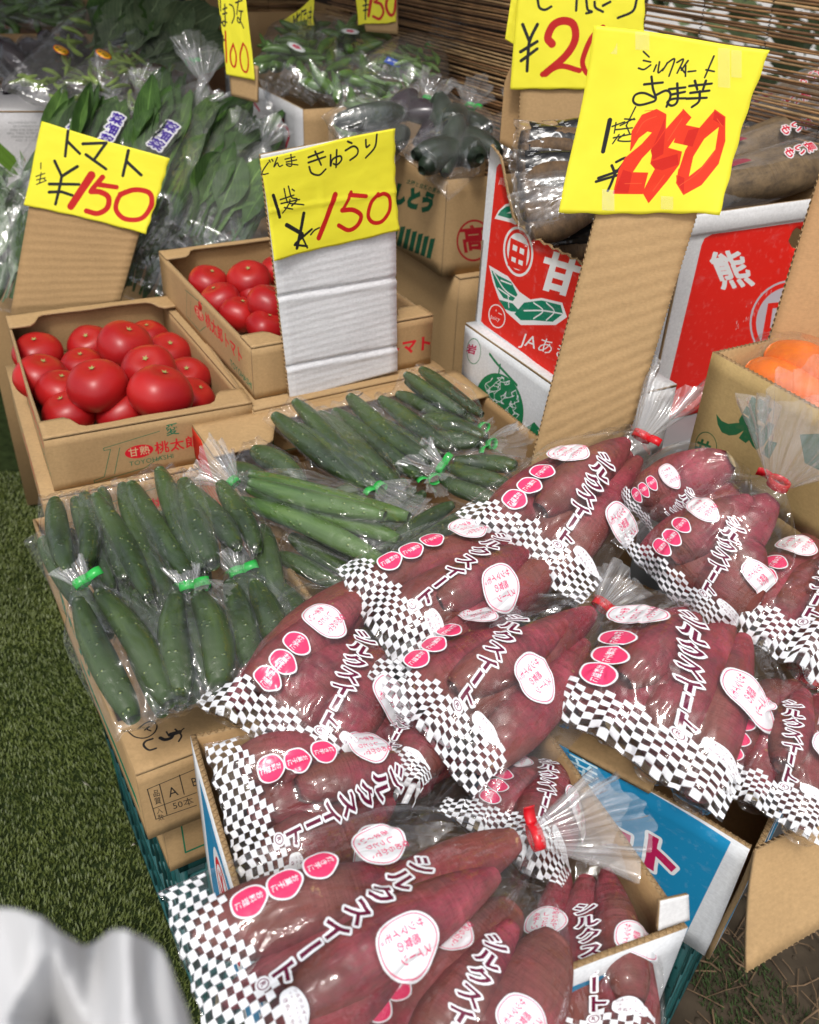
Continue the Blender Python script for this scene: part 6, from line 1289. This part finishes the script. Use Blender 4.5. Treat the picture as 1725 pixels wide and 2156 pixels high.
# white litter on the turf
for k,(u,v,lb) in enumerate([(40,1240,'tiny pale leaf scrap on the turf, left of the cucumbers'),(98,1240,'tiny pale leaf scrap on the turf nearest the carton'),(180,1650,'pale dry sprig lying on the turf'),(282,1778,'tiny white scrap on the turf beside the crate')]):
    p=Pz(u,v,.018); a=k*1.3; d=vec(math.cos(a),math.sin(a),0); s=vec(-d[1],d[0],0); ln=.012 if k==2 else .006
    o=link('litter',mesh_np('litter',[-d*ln,-s*.002+ez*.002,d*ln,s*.002+ez*.001,ez*-.002],[(0,1,2,3),(0,4,1),(1,4,2),(2,4,3),(3,4,0)],mats=(simple('litter_pale',(.45,.42,.32),.8),))); o.location=p.tolist(); tag(o,lb,'leaf scrap')
# ---- bamboo blinds
m_reed=[simple('reed_%d'%i,c,.5,.35,nscale=14,var=.55) for i,c in enumerate(((.24,.125,.055),(.32,.18,.08),(.16,.085,.04),(.42,.27,.13)))]
m_cord=simple('cord_black',(.008,.008,.009),.8,.2)
def reed(L,seed,mat):
    k=9; s=np.linspace(0,L,k); rs=np.random.RandomState(seed); r0=.0026*rs.uniform(.75,1.2); P=np.c_[s,.0012*np.sin(s*9+seed),.0016*np.sin(s*6+seed*2)]
    V,F=tube(P,np.full(k,r0)*(1+.12*np.sin(np.arange(k)*2.1+seed)),n=6); return mesh_np('reed',V,F,smooth=True,mats=(mat,))
def blind(label,o,d,L,z0,z1,cords,seed,seg=1.0):
    root=empty('bamboo_blind',(o[0],o[1],z0),label,'bamboo blind','bamboo blinds around the stall')
    rs=np.random.RandomState(seed); n=int((z1-z0)/.0074); R_=[reed(L/2.0+.05,i+seed,m_reed[i%4]) for i in range(8)]
    nrm=vec(-d[1],d[0],0)
    for i in range(n):
        z=i*.0074+rs.normal(0,.0007)
        for h in range(2):
            ob=bpy.data.objects.new('reed',R_[rs.randint(8)]); COL.objects.link(ob); ob.parent=root
            tilt=rs.normal(0,.0022); st=h*L/2+rs.uniform(-.03,.03); x=vec(d[0],d[1],tilt); x=unit(x)
            ob.matrix_local=frame(x,nrm,np.cross(x,nrm),vec(d[0]*st,d[1]*st,z)+nrm*(rs.normal(0,.0006)+(.003 if h else 0)))
    for c in cords:
        k=int((z1-z0)/.0037); t=np.arange(k)
        for sgn in (1,):
            P=np.c_[np.full(k,c*1.)*d[0]+nrm[0]*.0048*np.where(t%2,1,-1),np.full(k,c)*d[1]+nrm[1]*.0048*np.where(t%2,1,-1),t*.0037]+np.c_[.0012*np.sin(t*.11)*d[0],.0012*np.sin(t*.11)*d[1],t*0]
            V,F=tube(P,np.full(k,.0011),n=5); link('cord',mesh_np('cord',V,F,mats=(m_cord,)),root)
    return root
AZ=R(124.5); dB=vec(math.cos(AZ),math.sin(AZ),0)
cB=1.45; rB=ray(1725,200); pB=CAM0+rB*((cB)/(rB@e1)); start=pB-dB*.45
blind('long bamboo blind running along the right side behind the signs',(start[0],start[1]),dB,2.15,.70,1.62,[.12+.155*i for i in range(14)],300)
q=Pt(505,30,3.05); dF=vec(math.cos(R(26)),math.sin(R(26)),0)
blind('short bamboo blind across the back at the top centre',(q[0],q[1]),dF,1.0,.75,1.7,[.1+.16*i for i in range(6)],400)
# ---- dark panels added to blacken the gaps behind; unseen cloth roof added for shade
m_backing=simple('dark_backing',(.055,.040,.030),.9,.2,nscale=5,var=.3)  # dark brown stands in for the shade seen through the gaps
def wall(name,p,d,L,h,th,mat,label,cat):
    n=vec(-d[1],d[0],0); p=np.asarray(p,float); V=[p,p+d*L,p+d*L+n*th,p+n*th]; V=V+[v+ez*h for v in V]
    o=link(name,mesh_np(name,V,[(0,3,2,1),(4,5,6,7),(0,1,5,4),(1,2,6,5),(2,3,7,6),(3,0,4,7)],mats=(mat,))); return tag(o,label,cat)
wq=Pt(-400,20,4.0); wall('shade_backing',(wq[0]-.8,wq[1],-.01),unit(vec(1,.18,0)),3.6,2.3,.1,m_backing,'shadowed brown wall behind the back of the stall','wall')
wall('shade_panel',(start[0]+dB[0]*1.05+.14,start[1]+dB[1]*1.05+.10,-.01),dB,2.0,1.9,.06,m_backing,'dark panel behind the far half of the bamboo blind','wall')
m_roof=simple('shade_roof_cloth',(.45,.44,.42),.8,.2,nscale=4,var=.1)  # cloth added overhead, out of view, to dim the rear
V=[];nx=12
rp=[(-3.2,1.5,2.2),(2.6,2.3,2.2),(2.6,4.6,2.45),(-3.2,4.6,2.45)]
n1=link('awning',mesh_np('awning',[*(np.array(rp)),*(np.array(rp)+[0,0,.012])],[(3,2,1,0),(4,5,6,7),(0,1,5,4),(1,2,6,5),(2,3,7,6),(3,0,4,7)],mats=(m_roof,))); tag(n1,'grey cloth awning over the rear half of the stall','awning')
# sunlit hedge and wall beyond the blind
m_far=simple('far_foliage',(.10,.13,.06),.8,.2,nscale=2.5,var=.6)
r=np.random.RandomState(12); V=[];F=[]
for k in range(5000):
    c=vec(r.uniform(1.5,9),r.uniform(4.5,7.5),r.uniform(0,1.9)); s=r.uniform(.05,.12); a=r.normal(size=3); a/=np.linalg.norm(a); b=unit(np.cross(a,vec(.3,.2,1))); b0=len(V); V+=[c-b*s,c+np.cross(a,b)*s*.5,c+b*s,c-np.cross(a,b)*s*.5]; F.append((b0,b0+1,b0+2,b0+3))
tag(link('hedge',mesh_np('hedge',V,F,mats=(m_far,))),'sunlit green hedge glimpsed through the top right of the blind','hedge',kind='stuff')
# ---- out of focus white bag in the lower left corner
m_white=simple('white_paper',(.56,.56,.565),1.,.0,nscale=3,var=.05)  # white greyed in the base colour to stand for shade on the bag
def out(u): return np.interp(u,[-60,0,37,92,121,176,205,234,264,311,341,359,374,395,415],[1905,1911,1915,1933,1958,1992,1981,1958,1958,1977,1999,2035,2076,2127,2200])
nx,ny=70,50; V=[]
for i in range(nx):
    u=-60+475*i/(nx-1); v0=out(u)
    for j in range(ny):
        t=j/(ny-1); v=v0+(2420-v0)*t; a=u/475
        dd=.30-.05*t+.010*abs(((u*.012+t*1.6)%2)-1)+.022*math.exp(-((u-205)/50)**2)*(1-t)-.02*math.exp(-((u-265)/45)**2)-.012*math.exp(-((u-120)/70)**2)*math.exp(-((t-.1)/.2)**2)+.03*max(0,1-abs(u-110)/95-abs(t-.45)/.35)+.004*abs(((u*.02-t*2.2)%2)-1)
        V.append(Pt(u,v,dd))
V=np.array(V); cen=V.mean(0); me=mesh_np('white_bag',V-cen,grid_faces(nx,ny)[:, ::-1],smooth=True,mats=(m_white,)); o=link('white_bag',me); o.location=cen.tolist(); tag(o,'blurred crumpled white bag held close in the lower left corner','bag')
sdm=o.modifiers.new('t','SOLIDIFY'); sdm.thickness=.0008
print('script time %.1f'%(time.time()-T0), 'objects',len(bpy.data.objects))
